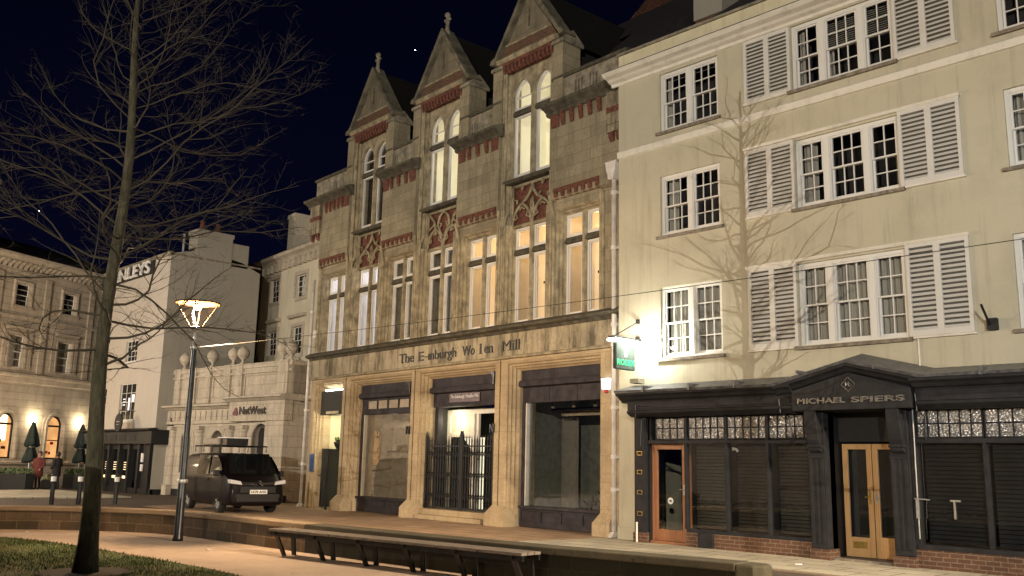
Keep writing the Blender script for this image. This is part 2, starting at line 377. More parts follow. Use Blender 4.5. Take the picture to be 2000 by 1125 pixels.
def empty(name, loc=(0, 0, 0), rz=0):
    o = bpy.data.objects.new(name, None); sc.collection.objects.link(o); o.location = loc; o.rotation_euler = (0, 0, R(rz)); o.empty_display_size = .2; return o
def tag(o, label=None, cat=None, group=None, kind=None):
    for k, v_ in (('label', label), ('category', cat), ('group', group), ('kind', kind)):
        if v_: o[k] = v_
    return o
def copy_tree(o, parent=None):
    c = o.copy(); sc.collection.objects.link(c)
    if parent: c.parent = parent
    for ch in o.children: copy_tree(ch, c)
    return c
def arc(cx, cz, r, a0, a1, n=12): return [(cx + r * math.cos(R(a0 + (a1 - a0) * k / n)), cz + r * math.sin(R(a0 + (a1 - a0) * k / n))) for k in range(n + 1)]
def roundarch(x0, x1, zs, h=None, n=14):
    c = (x0 + x1) / 2; r = (x1 - x0) / 2; h = h or r
    return [(c - r * math.cos(math.pi * k / n), zs + h * math.sin(math.pi * k / n)) for k in range(n + 1)]
def text(name, body, size, mat, parent, loc, width=None, height=None, ext=.015, rot=(90, 0, 0), bold=.0, align='LEFT', shear=0):
    c = bpy.data.curves.new(name, 'FONT'); c.body = body; c.size = size; c.extrude = ext; c.offset = bold; c.align_x = align; c.shear = shear
    t = bpy.data.objects.new(name + '_t', c); sc.collection.objects.link(t)
    dg = bpy.context.evaluated_depsgraph_get(); me = bpy.data.meshes.new_from_object(t.evaluated_get(dg))
    bpy.data.objects.remove(t)
    xs = [v_.co.x for v_ in me.vertices]; ys = [v_.co.y for v_ in me.vertices]
    x0, x1, y0, y1 = min(xs), max(xs), min(ys), max(ys); kx = width / (x1 - x0) if width else 1; ky = height / (y1 - y0) if height else kx if width and not height else 1
    for v_ in me.vertices: v_.co.x = (v_.co.x - x0) * kx; v_.co.y = (v_.co.y - (y0 if height else 0)) * ky
    me.materials.clear(); me.materials.append(MATS[mat])
    o = bpy.data.objects.new(name, me); sc.collection.objects.link(o); o.rotation_euler = tuple(R(a) for a in rot); o.location = loc
    if parent: o.parent = parent
    return o
def serif(mb, x, z, w_, y0, y1, t=.018): mb.box(x, x + w_, y0, y1, z, z + t)

exec_order = []
# =================================================================== GROUND
def sheet(name, pts, z, mat, label_kind='structure', thick=None):
    mb = MB()
    if thick: mb.prism_z(pts, z - thick, z)
    else: mb.poly([(x, y, z) for x, y in pts])
    return tag(mb.build(name, mat), kind=label_kind)
sheet('ground', [(-400, -300), (400, -300), (400, 400), (-400, 400)], -.012, 'road_surface')
sheet('road', [(-80, -2), (40, -2), (40, 14.2), (-80, 14.2)], 0, 'road_surface')
sheet('pavement', [(-14.6, 14.2), (12, 14.2), (12, 17.4), (-14.2, 17.4)], .012, 'pavement_pale')
sheet('forecourt', [(-31.5, 13.2), (-15.6, 12.2), (-14.604, 14.2), (-14.204, 17.5), (-14, 18.4), (-30.5, 20.5), (-33, 18)], .008, 'pavement_brown')
mb = MB(); mb.box(-9.6, 12, 14.08, 14.2, -.01, .02); tag(mb.build('kerb', 'coping_stone'), kind='structure')
# plaza path: inside the curved wall
wallpts = [(-24.5, -2), (-24.2, 2), (-23.2, 5.2), (-21.9, 7.4), (-20.2, 8.65), (-18.3, 9.05), (-15.2, 9.15), (-12.5, 9.3), (-9.8, 9.5), (-8.1, 9.75), (-6.42, 10.0)]
def smooth(pts, n=6):
    out = []
    for k in range(len(pts) - 1):
        p0 = Vector(pts[max(k - 1, 0)]); p1 = Vector(pts[k]); p2 = Vector(pts[k + 1]); p3 = Vector(pts[min(k + 2, len(pts) - 1)])
        for j in range(n):
            t = j / n; out.append(tuple(.5 * ((2 * p1) + (-p0 + p2) * t + (2 * p0 - 5 * p1 + 4 * p2 - p3) * t * t + (-p0 + 3 * p1 - 3 * p2 + p3) * t ** 3)))
    out.append(tuple(pts[-1])); return out
wp = smooth(wallpts)
sheet('path', [(-24.3, -6)] + [(a, b + .1) for a, b in wp] + [(-4.5, 10.2), (8, 10.2), (8, -6)], .006, 'path_gravel')
lawn = smooth([(-24.6, 1.0), (-22.8, 4.2), (-20.4, 5.75), (-18.2, 6.30), (-15.8, 6.5), (-14.2, 6.58), (-12.7, 6.6), (-11, 6.3), (-9.6, 5.2), (-9.0, 3.5), (-9.4, 1.5), (-11, -.5), (-15, -2), (-20, -2.5), (-24, -1.5), (-24.6, 1.0)])[:-1]
sheet('lawn', lawn, .022, 'lawn', thick=.03)
# grass blades (near part)
def inside(x, y, poly):
    c = False; j = len(poly) - 1
    for i in range(len(poly)):
        xi, yi = poly[i]; xj, yj = poly[j]
        if (yi > y) != (yj > y) and x < (xj - xi) * (y - yi) / (yj - yi) + xi: c = not c
        j = i
    return c
mb = MB(); k = 0
while k < 26000:
    x = rnd.uniform(-21.5, -9); y = rnd.uniform(3.2, 6.6)
    if not inside(x, y, lawn): continue
    if math.sin(x * 1.7) * math.sin(y * 2.3 + x) + rnd.uniform(-.6, .6) > .55 or (x + 13.6) ** 2 + (y - 5) ** 2 < .30: k += .3; continue
    a = rnd.uniform(0, 6.28); h = rnd.uniform(.02, .05); ww = .006; dx, dy = math.cos(a), math.sin(a); l = rnd.uniform(-.02, .02)
    mb.v += [(x - dx * ww, y - dy * ww, .018), (x + dx * ww, y + dy * ww, .018), (x + l, y + l * .5, .02 + h)]; n_ = len(mb.v); mb.f.append((n_ - 3, n_ - 2, n_ - 1)); k += 1
tag(mb.build('grass', 'lawn'), 'short patchy grass growing on the lawn around the bare tree', 'grass', kind='stuff')
pts = [(-13.6 + .62 * math.cos(R(a)) * (1 + .07 * math.sin(a)), 5.0 + .62 * math.sin(R(a))) for a in range(0, 360, 15)]
mb = MB(); mb.poly([(x, y, .035) for x, y in pts]); mb.prism_z([(x, y) for x, y in pts], 0, .034); tag(mb.build('tree_pit', 'soil'), kind='structure')

# =================================================================== LOW WALL
def ribbon(mb, pts, off0, off1, z0, z1):
    nrm = []
    for k in range(len(pts)):
        a = Vector(pts[max(k - 1, 0)]); b = Vector(pts[min(k + 1, len(pts) - 1)]); d = (b - a).normalized(); nrm.append(Vector((-d.y, d.x)))
    base = len(mb.v)
    for p_, n_ in zip(pts, nrm):
        a = Vector(p_) + n_ * off0; b = Vector(p_) + n_ * off1
        mb.v += [(a.x, a.y, z0), (a.x, a.y, z1), (b.x, b.y, z1), (b.x, b.y, z0)]
    for k in range(len(pts) - 1):
        for j in range(4):
            a = base + 4 * k + j; b = base + 4 * k + (j + 1) % 4; mb.f.append((a, a + 4, b + 4, b))
    mb.f.append((base, base + 1, base + 2, base + 3)); e = base + 4 * (len(pts) - 1); mb.f.append((e + 3, e + 2, e + 1, e))
lw = empty('low_wall', (-15.2, 9.2, 0)); tag(lw, 'low curved stone wall round the lawn, with pale coping and mossy, shade-darkened face', 'low wall')
i_split = next(i for i, q in enumerate(wp) if q[0] > -14.9)
mb = MB(); ribbon(mb, wp[:i_split + 1], 0, .36, -.02, .40); mb.build('wall_face', 'wall_stone', lw, (-15.2, 9.2, 0))
mb = MB(); ribbon(mb, wp[i_split:], 0, .36, -.02, .40); mb.build('wall_face', 'mossy_shaded_stone', lw, (-15.2, 9.2, 0))['label'] = 'mossy face, shade put into its nearly black colour, behind and beyond the bench'
mb = MB(); ribbon(mb, wp[:i_split + 1], -.03, .40, .402, .50); mb.build('coping', 'coping_stone', lw, (-15.2, 9.2, 0), bevel=.015)
mb = MB(); ribbon(mb, wp[i_split:], -.03, .40, .402, .50); mb.build('coping', 'mossy_coping', lw, (-15.2, 9.2, 0), bevel=.015)['label'] = 'dark mossy coping at the right end of the wall'
mb = MB(); mb.prism_z([(-6.42, 9.97), (-6.20, 10.02), (-6.10, 10.12), (-6.10, 10.30), (-6.22, 10.40), (-6.46, 10.38)], -.02, .495); mb.build('end_stone', 'mossy_coping', lw, (-15.2, 9.2, 0), bevel=.03)

# =================================================================== BENCH
be = empty('long_bench', (-11.8, 8.5, 0)); tag(be, 'long slatted timber bench on angled metal legs in front of the low wall', 'bench')
ba = Vector((-14.62, 8.36)); bb = Vector((-9.05, 8.98)); bd = (bb - ba).normalized(); bn = Vector((-bd.y, bd.x)); BO = (-11.8, 8.5, 0)
def bp(s_, o_, z): q = ba + bd * s_ + bn * o_; return (q.x, q.y, z)
L_ = (bb - ba).length; ns = 7
for k in range(ns):
    mb = MB(); s0 = k * L_ / ns + .012; s1 = (k + 1) * L_ / ns - .012
    for j in range(3):
        o0 = j * .145; o1 = o0 + .132
        a, b, c, d = bp(s0, o0, 0), bp(s1, o0, 0), bp(s1, o1, 0), bp(s0, o1, 0); mb.prism_z([a[:2], b[:2], c[:2], d[:2]], .415, .455)
    mb.build('seat', 'bench_wood', be, BO, bevel=.004)
for k in range(6):
    s_ = .14 + k * (L_ - .36) / 5; mb = MB()
    for q0, q1, t in (((.02, .41), (.20, .0), .035), ((.40, .41), (.40, 0), .035)):
        for a0 in (0,):
            i = len(mb.v); mb.v += [bp(s_ - .025, q0[0], q0[1]), bp(s_ + .065, q0[0], q0[1]), bp(s_ + .065, q0[0] + t, q0[1]), bp(s_ - .025, q0[0] + t, q0[1]),
                          bp(s_ + .025, q1[0], q1[1]), bp(s_ + .115, q1[0], q1[1]), bp(s_ + .115, q1[0] + t, q1[1]), bp(s_ + .025, q1[0] + t, q1[1])]
            mb.f += [tuple(i + x for x in q) for q in ((0, 1, 5, 4), (1, 2, 6, 5), (2, 3, 7, 6), (3, 0, 4, 7), (0, 3, 2, 1), (4, 5, 6, 7))]
    a, b, c, d = bp(s_ - .03, 0, 0), bp(s_ + .05, 0, 0), bp(s_ + .05, .43, 0), bp(s_ - .03, .43, 0); mb.prism_z([a[:2], b[:2], c[:2], d[:2]], .365, .413)
    mb.build('leg', 'dark_metal', be, BO)
mb = MB()
for o0 in (.03, .38): mb.prism_z([bp(.02, o0, 0)[:2], bp(L_ - .02, o0, 0)[:2], bp(L_ - .02, o0 + .04, 0)[:2], bp(.02, o0 + .04, 0)[:2]], .34, .412)
each(mb, 'beam', 'dark_metal', be, BO)
# gravel litter
for i, (x, y) in enumerate([(-16.05, 7.95), (-21.6, 6.6), (-22.1, 5.7), (-8.5, 15.1)]):
    mb = MB(); mb.prism_z([(x, y), (x + .07, y + .02), (x + .09, y + .07), (x + .03, y + .06)], .008 if y < 14 else .02, .02 if y < 14 else .035)
    tag(mb.build('litter', 'letter_white', org=(x, y, 0) if False else None), ['small white paper scrap on the path near the lamp post', 'white paper scrap on the path by the curved wall', 'pale scrap of litter on the path at the left edge', 'tiny pale scrap of litter on the pavement by the salon'][i], 'litter')

# =================================================================== STREET LAMP
def street_lamp(loc, head='bulb'):
    X, Y, Z = loc; o = (X, Y, 0); e = empty('street_lamp', o)
    mb = MB(); mb.lathe(X, Y, [(.0, 0), (.105, 0), (.10, .06), (.085, .10), (.082, 1.15), (.078, 1.17), (.062, 1.22), (.058, 2.6), (.050, 3.75), (.050, 3.9)], 18); mb.build('post', 'dark_metal', e, o, smooth=True)
    mb = MB(); mb.lathe(X, Y, [(.088, 1.12), (.098, 1.13), (.098, 1.19), (.088, 1.20)], 18); mb.build('collar', 'galvanised', e, o, smooth=True)
    mb = MB(); mb.lathe(X, Y, [(.055, 3.80), (.075, 3.84), (.055, 3.88), (.035, 3.92), (.03, 4.14), (.05, 4.18), (.115, 4.20), (.12, 4.25), (.09, 4.27)], 18); mb.build('stem', 'galvanised', e, o, smooth=True)
    mb = MB()
    for k in range(4):
        a = R(45 + 90 * k + 12); mb.tube([(X + .10 * math.cos(a), Y + .10 * math.sin(a), 4.24), (X + .405 * math.cos(a), Y + .405 * math.sin(a), 4.74)], .010, 6)
    mb.build('frame', 'strut_paint', e, o)
    mb = MB(); mb.lathe(X, Y, [(.0, 4.80), (.22, 4.80), (.455, 4.765), (.46, 4.75), (.44, 4.742), (0, 4.742)], 28); mb.build('canopy', 'canopy_paint', e, o, smooth=True)
    mb = MB(); mb.lathe(X, Y, [(.095, 4.26), (.39, 4.735)], 28); mb.build('lens', 'glass_lit', e, o, smooth=True)
    mb = MB(); mb.lathe(X, Y, [(.0, 4.735), (.06, 4.72), (.085, 4.68), (.06, 4.63), (0, 4.615)], 14); mb.build('bulb', head, e, o, smooth=True)
    mb = MB(); mb.tube([(X - .07, Y - .02, 4.27), (X - .12, Y - .04, 4.62)], [.035, .02], 8); mb.build('ballast', 'handle_grey', e, o, smooth=True)
    return e
sl = street_lamp((-18.07, 8.36, 0)); tag(sl, 'lit street lamp with conical glass head on a dark post by the low wall', 'street lamp', 'street lamps of the square')
lamp('lamp_light', (-18.07, 8.36, 4.56), 2300, WARM, .07, sl)
sl2 = copy_tree(sl); sl2.location = (1.2, 9.5, 0); sl2['label'] = 'street lamp standing outside the frame to the right of the salon'
for c in sl2.children:
    if c.type == 'LIGHT': c.data = c.data.copy(); c.data.color = COOL; c.data.energy = 900
sl3 = copy_tree(sl); sl3.location = (-3, -30, 0); sl3.scale = (1.9, 1.9, 1.9); sl3['label'] = 'tall street lamp standing far behind the photographer, in the middle of the square'
for c in sl3.children:
    if c.type == 'LIGHT': c.data = c.data.copy(); c.data.color = (1, .83, .60); c.data.energy = 21000; c.data.shadow_soft_size = .9
# tall lantern far behind the camera that throws the tree shadow on the cream front
sl4 = copy_tree(sl); sl4.location = (30, -42, 0); sl4.scale = (2.2, 2.2, 2.2); sl4['label'] = 'tall floodlight lamp on the far side of the square behind the photographer'
for c in sl4.children:
    if c.type == 'LIGHT': c.data = c.data.copy(); c.data.color = (1, .92, .80); c.data.energy = 102000; c.data.shadow_soft_size = .01
mast = copy_tree(sl); mast.location = (9.0, 11.4, 0); mast.scale = (1.4, 1.4, 2.05); mast['label'] = 'added tall mast whose spotlight brightens the paving, past the right end of the wall, outside the frame'  # added mast, its spotlight brightens the dark paving
for c in list(mast.children):
    if c.type == 'LIGHT': bpy.data.objects.remove(c)
o = lamp('mast_spot', (0, 0, 0), 62000, (1, .80, .56), .25, None, spot=36); o.location = (9.0, 11.4, 9.2); o.rotation_euler = (Vector((-9.5, 12.4, 0)) - Vector((9.0, 11.4, 9.2))).to_track_quat('-Z', 'Y').to_euler(); o.data.spot_blend = .9
o.parent = mast; o.matrix_parent_inverse = Matrix.LocRotScale(mast.location, None, mast.scale).inverted()
blocker = empty('shade_block', (-8, -10, 0)); tag(blocker, 'added low flat roofed block behind the camera that shades the square', 'light blocker')  # unseen block added to keep far lamplight off low trunk, bench and wall
mb_k = [(-30, 16, -11.5, -8.5, 0, 3.6), (-30.3, 16.3, -11.8, -8.2, 3.6, 3.85)]
# cable strung from the lamp post across the street
ca = empty('overhead_cable', (-18.07, 8.36, 3.83)); tag(ca, 'thin overhead cable strung from the lamp post across the house fronts', 'cable')
A_, B_ = Vector((-18.03, 8.37, 3.83)), Vector((1.2, 9.5, 3.86)); pts = []
for k in range(41):
    t = k / 40; p_ = A_.lerp(B_, t); p_.z -= .28 * 4 * t * (1 - t) * .35; pts.append(p_)
mb = MB(); mb.tube(pts, .0042, 5); mb.build('wire', 'black_paint', ca, tuple(ca.location))
mb = MB(); mb.tube([pts[0], pts[1], pts[2], pts[3]], .012, 6); mb.build('lit_stretch', 'letter_white', ca, tuple(ca.location))  # white thicker start paints the wire as brightly lit by the lamp

for k_, (n_, t_) in enumerate((('wall', 'bench_wood'), ('roof', 'slate'))):
    mb = MB(); mb.box(*mb_k[k_]); mb.build(n_, t_, blocker, (-8, -10, 0))
for k_ in range(0):
    mb = MB(); x_ = -26 + k_ * 4.4; mb.box(x_, x_ + .5, -8.49, -8.47, 1.6, 2.2); mb.build('window', 'lit_hotel' if k_ % 3 else 'lit_cool', blocker, (-8, -10, 0))

# =================================================================== BARE TREE
def make_tree(name, seed, H=10.4, r0=.124, z0=2.9, spread=3.8, nprim=68, wob0=1.0, fat=1.0):
    rg = random.Random(seed); e = empty(name, (0, 0, 0))
    tr = MB(); pts = []; rad = []
    for k in range(25):
        z = H * k / 24; rr = r0 * (1 - .93 * (z / H) ** 1.15) + (.055 * math.exp(-z / .30)); pts.append((wob0 * .05 * math.sin(z * 1.3), wob0 * (.04 * math.cos(z * 1.1) - .04), z)); rad.append(max(.012, rr))
    tr.tube(pts, rad, 16); trunk = tr.build('trunk', 'bark', e, smooth=True)
    br = MB()
    def grow(p, d, L, r, lev, seg):
        P = [Vector(p)]; Rr = [r]; dd = Vector(d).normalized(); st = L / seg
        for k in range(seg):
            wob = .21 if lev < 2 else .27
            dd = (dd + Vector((rg.gauss(0, wob), rg.gauss(0, wob), rg.gauss(0, wob * .8) + (.05 if lev == 0 else .03)))).normalized()
            P.append(P[-1] + dd * st); Rr.append(r * (1 - .86 * (k + 1) / seg))
        br.tube(P, Rr, 6 if lev == 0 else (4 if lev == 1 else 3), cap=False)
        if lev < 3:
            n = (int(L * 5.5), int(L * 8), int(L * 8))[lev]
            for _ in range(max(2, n)):
                t = rg.uniform(.12 if lev else .2, .98); k = min(seg - 1, int(t * seg)); f = t * seg - k; q = P[k].lerp(P[k + 1], f); ax = (P[k + 1] - P[k]).normalized()
                side = ax.cross(Vector((0, 0, 1))); side = side.normalized() if side.length > .1 else Vector((1, 0, 0))
                a = rg.uniform(-.6, .6) + (0 if rg.random() < .5 else math.pi); out = side * math.cos(a) + Vector((0, 0, 1)) * math.sin(a) * .9
                nd = ax * rg.uniform(.5, 1.0) + out * rg.uniform(.6, 1.0) + Vector((0, 0, .12))
                nl = (L * (1 - t * .55)) * rg.uniform(.28, .5)
                if nl > .12: grow(q, nd, nl, max(.0022 * fat, Rr[k] * rg.uniform(.35, .55)), lev + 1, 4 if lev == 0 else 3)
    for i in range(nprim):
        z = z0 + (H - .3 - z0) * (i / nprim) ** 1.02 + rg.uniform(-.08, .08); az = i * 2.39996 + rg.uniform(-.4, .4)
        t = max(0, (z - z0) / (H - z0)); L = spread * (1.0 - .55 * t ** 1.6) * rg.uniform(.62, 1.12) * (.75 + .25 * min(1, t * 6))
        el = R(-3 + 44 * t + rg.uniform(-9, 12)); d = (math.cos(az) * math.cos(el), math.sin(az) * math.cos(el), math.sin(el))
        rr = r0 * (1 - .93 * (z / H) ** 1.15); grow((0, 0, z), d, L, fat * max(.008, min(.024, rr * .22)), 0, 9)
    br.build('branches', 'twig', e)
    return e
tree = make_tree('bare_tree', 11); tree.location = (-13.6, 5.0, .02); tag(tree, 'bare winter tree with straight mossy trunk on the lawn beside the lamp', 'tree', 'bare trees of the square')
t2 = make_tree('bare_tree', 23, H=9.9, r0=.15, z0=4.2, spread=2.3, nprim=74, wob0=.15, fat=1.75); t2.location = (3.22, -3.0, 0); tag(t2, None, 'tree', 'bare trees of the square'); t2['label'] = 'bare tree outside the frame whose shadow falls on the cream house'

# =================================================================== GOTHIC STONE BUILDING
MA = -3.0
mill = empty('stone_shop_building', (-13.9, 17.2, 0), MA)
tag(mill, 'gothic stone building with three pointed gables, red terracotta bands and lit upper windows', 'building')
def P(mb, name, mat, parent=None, **k): return mb.build(name, mat, parent or mill, **k)
CW = [-14.07, -12.00, -9.93, -7.87, -5.81, -3.745, -1.685]      # window bay centres
SL, SR = -15.2, 0.02
# ---- ground floor openings: (outer x0,x1) front, inner
OP = [(-15.0, -13.02), (-12.62, -8.93), (-8.55, -4.88), (-4.42, -.86)]
m_ = .21; ztop = 4.16
INN = [(a + m_, b - m_) for a, b in OP]
mb = MB(); mb.wall(SL, SR, 0, 4.52, 0, [(a, b, -1, 4.37) for a, b in OP]); mb.quad((SL, 0, 0), (SL, 0, 11), (SL, 6, 11), (SL, 6, 0)); P(mb, 'pier_wall', 'pier_stone')
prof = [(0, .62), (0, .34), (.035, .30), (.055, .27), (.055, .22), (.085, .20), (.11, .17), (.11, .12), (.145, .11), (.17, .08), (.17, .03), (.21, 0)]
for a, b in INN:
    mb = MB(); mb.sweep([(a, 0), (a, ztop), (b, ztop), (b, 0)], prof); P(mb, 'door_surround' if a < -14 or -9 < a < -8 else 'window_surround', 'pier_stone')
for a, b in ((-13.08, -12.4), (-8.98, -8.30), (-4.96, -4.18), (-.92, -.36)):
    mb = MB(); mb.prism([(a, 0), (b, 0), (b, .30), (a, .30)], -.24, .2)
    mb.poly([(a, -.24, .30), (b, -.24, .30), (b - .1, 0, .54), (a + .06, 0, .54)]); mb.poly([(a, -.24, .30), (a + .06, 0, .54), (a, .0, .30)]); mb.poly([(b, -.24, .30), (b, .2, .30), (b - .1, 0, .54)])
    P(mb, 'plinth', 'weathered_stone' if False else 'pier_stone', bevel=.01)
# blind strips between bays
for x in (-12.82, -8.74, -4.66):
    mb = MB(); mb.box(x - .012, x + .012, -.012, .0, .5, 4.45); P(mb, 'pier_joint', 'sooty_stone')
# frieze with the old lettering
mb = MB(); mb.wall(SL - .06, SR, 4.52, 5.22, -.07); mb.quad((SL - .06, -.07, 4.52), (SR, -.07, 4.52), (SR, .02, 4.50), (SL - .06, .02, 4.50)); P(mb, 'frieze', 'frieze_stone')
mb = MB(); mb.prism_x([(0, 4.46), (-.10, 4.47), (-.11, 4.52), (-.08, 4.55), (0, 4.55)], SL - .05, SR); P(mb, 'frieze_moulding', 'moulded_stone')
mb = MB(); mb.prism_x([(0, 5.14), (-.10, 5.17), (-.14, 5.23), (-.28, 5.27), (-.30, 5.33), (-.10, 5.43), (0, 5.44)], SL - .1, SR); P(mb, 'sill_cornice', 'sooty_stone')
for body, x0, x1, h in (('The', -9.53, -8.74, .29), ('E', -8.48, -8.22, .28), ('-', -8.16, -8.02, .03), ('ınburgh', -7.98, -6.60, .29), ('Wo', -6.30, -5.74, .28), ('l', -5.50, -5.44, .29), ('en', -5.30, -4.93, .19), ('Mill', -4.51, -3.80, .28)):
    zz = 4.69 + (.09 if body == '-' else 0)
    t = text('lettering', body, .38, 'letter_black', mill, (x0, -.075, zz), width=x1 - x0, height=h if body not in ('ınburgh',) else None, ext=.02, bold=-.002 if body == 'Mill' else .002)
    if body == 'ınburgh':
        ys = [v_.co.y for v_ in t.data.vertices]; k_ = .38 / (max(ys) - min(ys))
        for v_ in t.data.vertices: v_.co.y *= k_
    t['label'] = 'dark raised letters, some of the row missing'
# serifs
mb = MB()
for x0, x1 in ((-9.40, -9.24), (-9.16, -9.06), (-9.03, -8.95), (-8.52, -8.40), (-5.54, -5.40), (-5.14, -5.06), (-4.99, -4.90), (-4.55, -4.45), (-4.30, -4.20), (-4.14, -4.05), (-4.02, -3.93), (-3.90, -3.78)): mb.box(x0, x1, -.093, -.072, 4.685, 4.703)
P(mb, 'lettering', 'letter_black')['label'] = 'small serifs of the raised letters'

# ---- first floor
f1o = .83; f1i = .70; zs, zt0, zt1, zh = 5.44, 7.40, 7.58, 8.20
def sash_pair(c, lit, z0=5.47, z1=7.40, ztop_=(7.58, 8.20)):
    for k, (a, b) in enumerate(((c - .695, c - .078), (c + .078, c + .695))):
        win = None
        for (p0, p1) in ((z0, z1), ztop_):
            mb = MB()
            for q in ((a, a + .055, p0, p1), (b - .055, b, p0, p1)): mb.box(q[0], q[1], .27, .36, q[2], q[3])
            mb.box(a + .055, b - .055, .27, .36, p0, p0 + .07); mb.box(a + .055, b - .055, .27, .36, p1 - .05, p1)
            mb.box(a + .055, a + .085, .31, .36, p0 + .07, p1 - .05); mb.box(b - .085, b - .055, .31, .36, p0 + .07, p1 - .05); mb.box(a + .085, b - .085, .31, .36, p0 + .07, p0 + .10); mb.box(a + .085, b - .085, .31, .36, p1 - .08, p1 - .05)
            w_ = P(mb, 'window', 'sash_paint', bevel=.004)
            mb = MB(); mb.quad((a + .08, .345, p0 + .09), (b - .08, .345, p0 + .09), (b - .08, .345, p1 - .07), (a + .08, .345, p1 - .07)); mb.build('glass', 'glass', w_)
for i, c in enumerate(CW):
    gable = i in (1, 3, 5)
    lit = ('cool', 'cool', 'dim', 'dim', 'warm', 'warm', 'warm')[i]
    # stone surround swept from outer to recessed plane
    mb = MB()
    pr = [(0, .42), (0, .27), (.03, .25), (.05, .21), (.05, .17), (.075, .15), (.10, .12), (.10, .07), (.14, 0)]
    if not gable: mb.sweep([(c - f1i, zs), (c - f1i, zh), (c + f1i, zh), (c + f1i, zs)], pr)
    else: mb.sweep([(c - f1i, zs), (c - f1i, 8.30), ], pr); mb.sweep([(c + f1i, 8.30), (c + f1i, zs)], pr)
    P(mb, 'window_surround', 'moulded_stone')
    mb = MB(); mb.prism_z([(c - .08, .36), (c - .08, .25), (c - .035, .19), (c + .035, .19), (c + .08, .25), (c + .08, .36)], zs, zh + (.1 if gable else 0)); P(mb, 'mullion', 'moulded_stone')
    mb = MB()
    for a, b in ((c - f1i, c - .07), (c + .07, c + f1i)): mb.prism_x([(.38, zt0), (.21, zt0 + .02), (.19, zt0 + .05), (.25, zt1), (.38, zt1)], a, b)
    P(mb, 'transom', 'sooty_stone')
    sash_pair(c, lit)
    # room niche behind the panes
    mb = MB(); y1 = 1.15 if lit == 'warm' else .75
    x0, x1 = c - .78, c + .9
    mb.quad((x0, y1, 5.3), (x1, y1, 5.3), (x1, y1, 8.5), (x0, y1, 8.5))
    back = P(mb, 'room', dict(warm='lit_warm', cool='lit_cool', dim='lit_dim')[lit])
    mb = MB(); mb.quad((x0, .40, 5.3), (x0, y1, 5.3), (x0, y1, 8.5), (x0, .40, 8.5)); mb.quad((x1, .40, 5.3), (x1, y1, 5.3), (x1, y1, 8.5), (x1, .40, 8.5)); mb.quad((x0, .40, 5.3), (x1, .40, 5.3), (x1, y1, 5.3), (x0, y1, 5.3)); mb.quad((x0, .4, 8.5), (x1, .4, 8.5), (x1, y1, 8.5), (x0, y1, 8.5))
    P(mb, 'room_side', dict(warm='room_peach', cool='room_white', dim='interior_grey')[lit])
    if lit != 'dim': o = lamp('room_light', (0, 0, 0), 24 if lit == 'warm' else 14, (1, .70, .38) if lit == 'warm' else (.95, .93, 1), .1, mill); o.location = (c + .05, .72 if lit == 'warm' else .58, 8.0)
    if lit == 'warm':
        mb = MB(); mb.tube([(c + .22, .55, 6.55), (c + .22, .55, 6.61)], .03, 8); P(mb, 'window_knob', 'dark_metal')
    # strip with engaged shafts on each side of the bay
for k in range(8):
    xs_ = (CW[k - 1] + f1o if k else SL + .02, CW[k] - f1o if k < 7 else SR)
    x0, x1 = xs_
    g = (k in (1, 2, 3, 4, 5, 6))
    mb = MB(); mb.wall(x0, x1, 5.44, 8.55, 0); P(mb, 'wall_strip', 'mill_stone')
    mb = MB()
    if 1 <= k <= 6:
        # shafts nearer the gable bay run up
        side = 1 if (k % 2 == 1) else -1      # gable bay lies to the right (+) or left (-)
        cg = CW[k] if side > 0 else CW[k - 1]
        for off, r in ((1.05, .055), (.955, .04), (.88, .028)):
            xx = cg - side * off; lower = cg - side * (off - .0)
            mb.tube([(xx, -.01, 5.44), (xx, -.01, 8.05), (xx, -.01, 8.35)] + [(xx - side * .0, -.01 + .10 * t, 8.35 + .3 * t) for t in (.3, .7, 1)], r, 8)
        xx = (CW[k - 1] if side > 0 else CW[k]) + side * .9
        mb.tube([(xx, -.01, 5.44), (xx, -.01, 8.1), (xx + side * .06, -.05, 8.45), (xx + side * .10, -.10, 8.75)], .045, 8)
    else:
        for xx in ((SL + .1, SL + .22) if k == 0 else (-.86, -.78)): mb.tube([(xx, -.01, 5.44), (xx, -.01, 8.5)], .045, 8)
    each(mb, 'shaft', 'moulded_stone', mill)

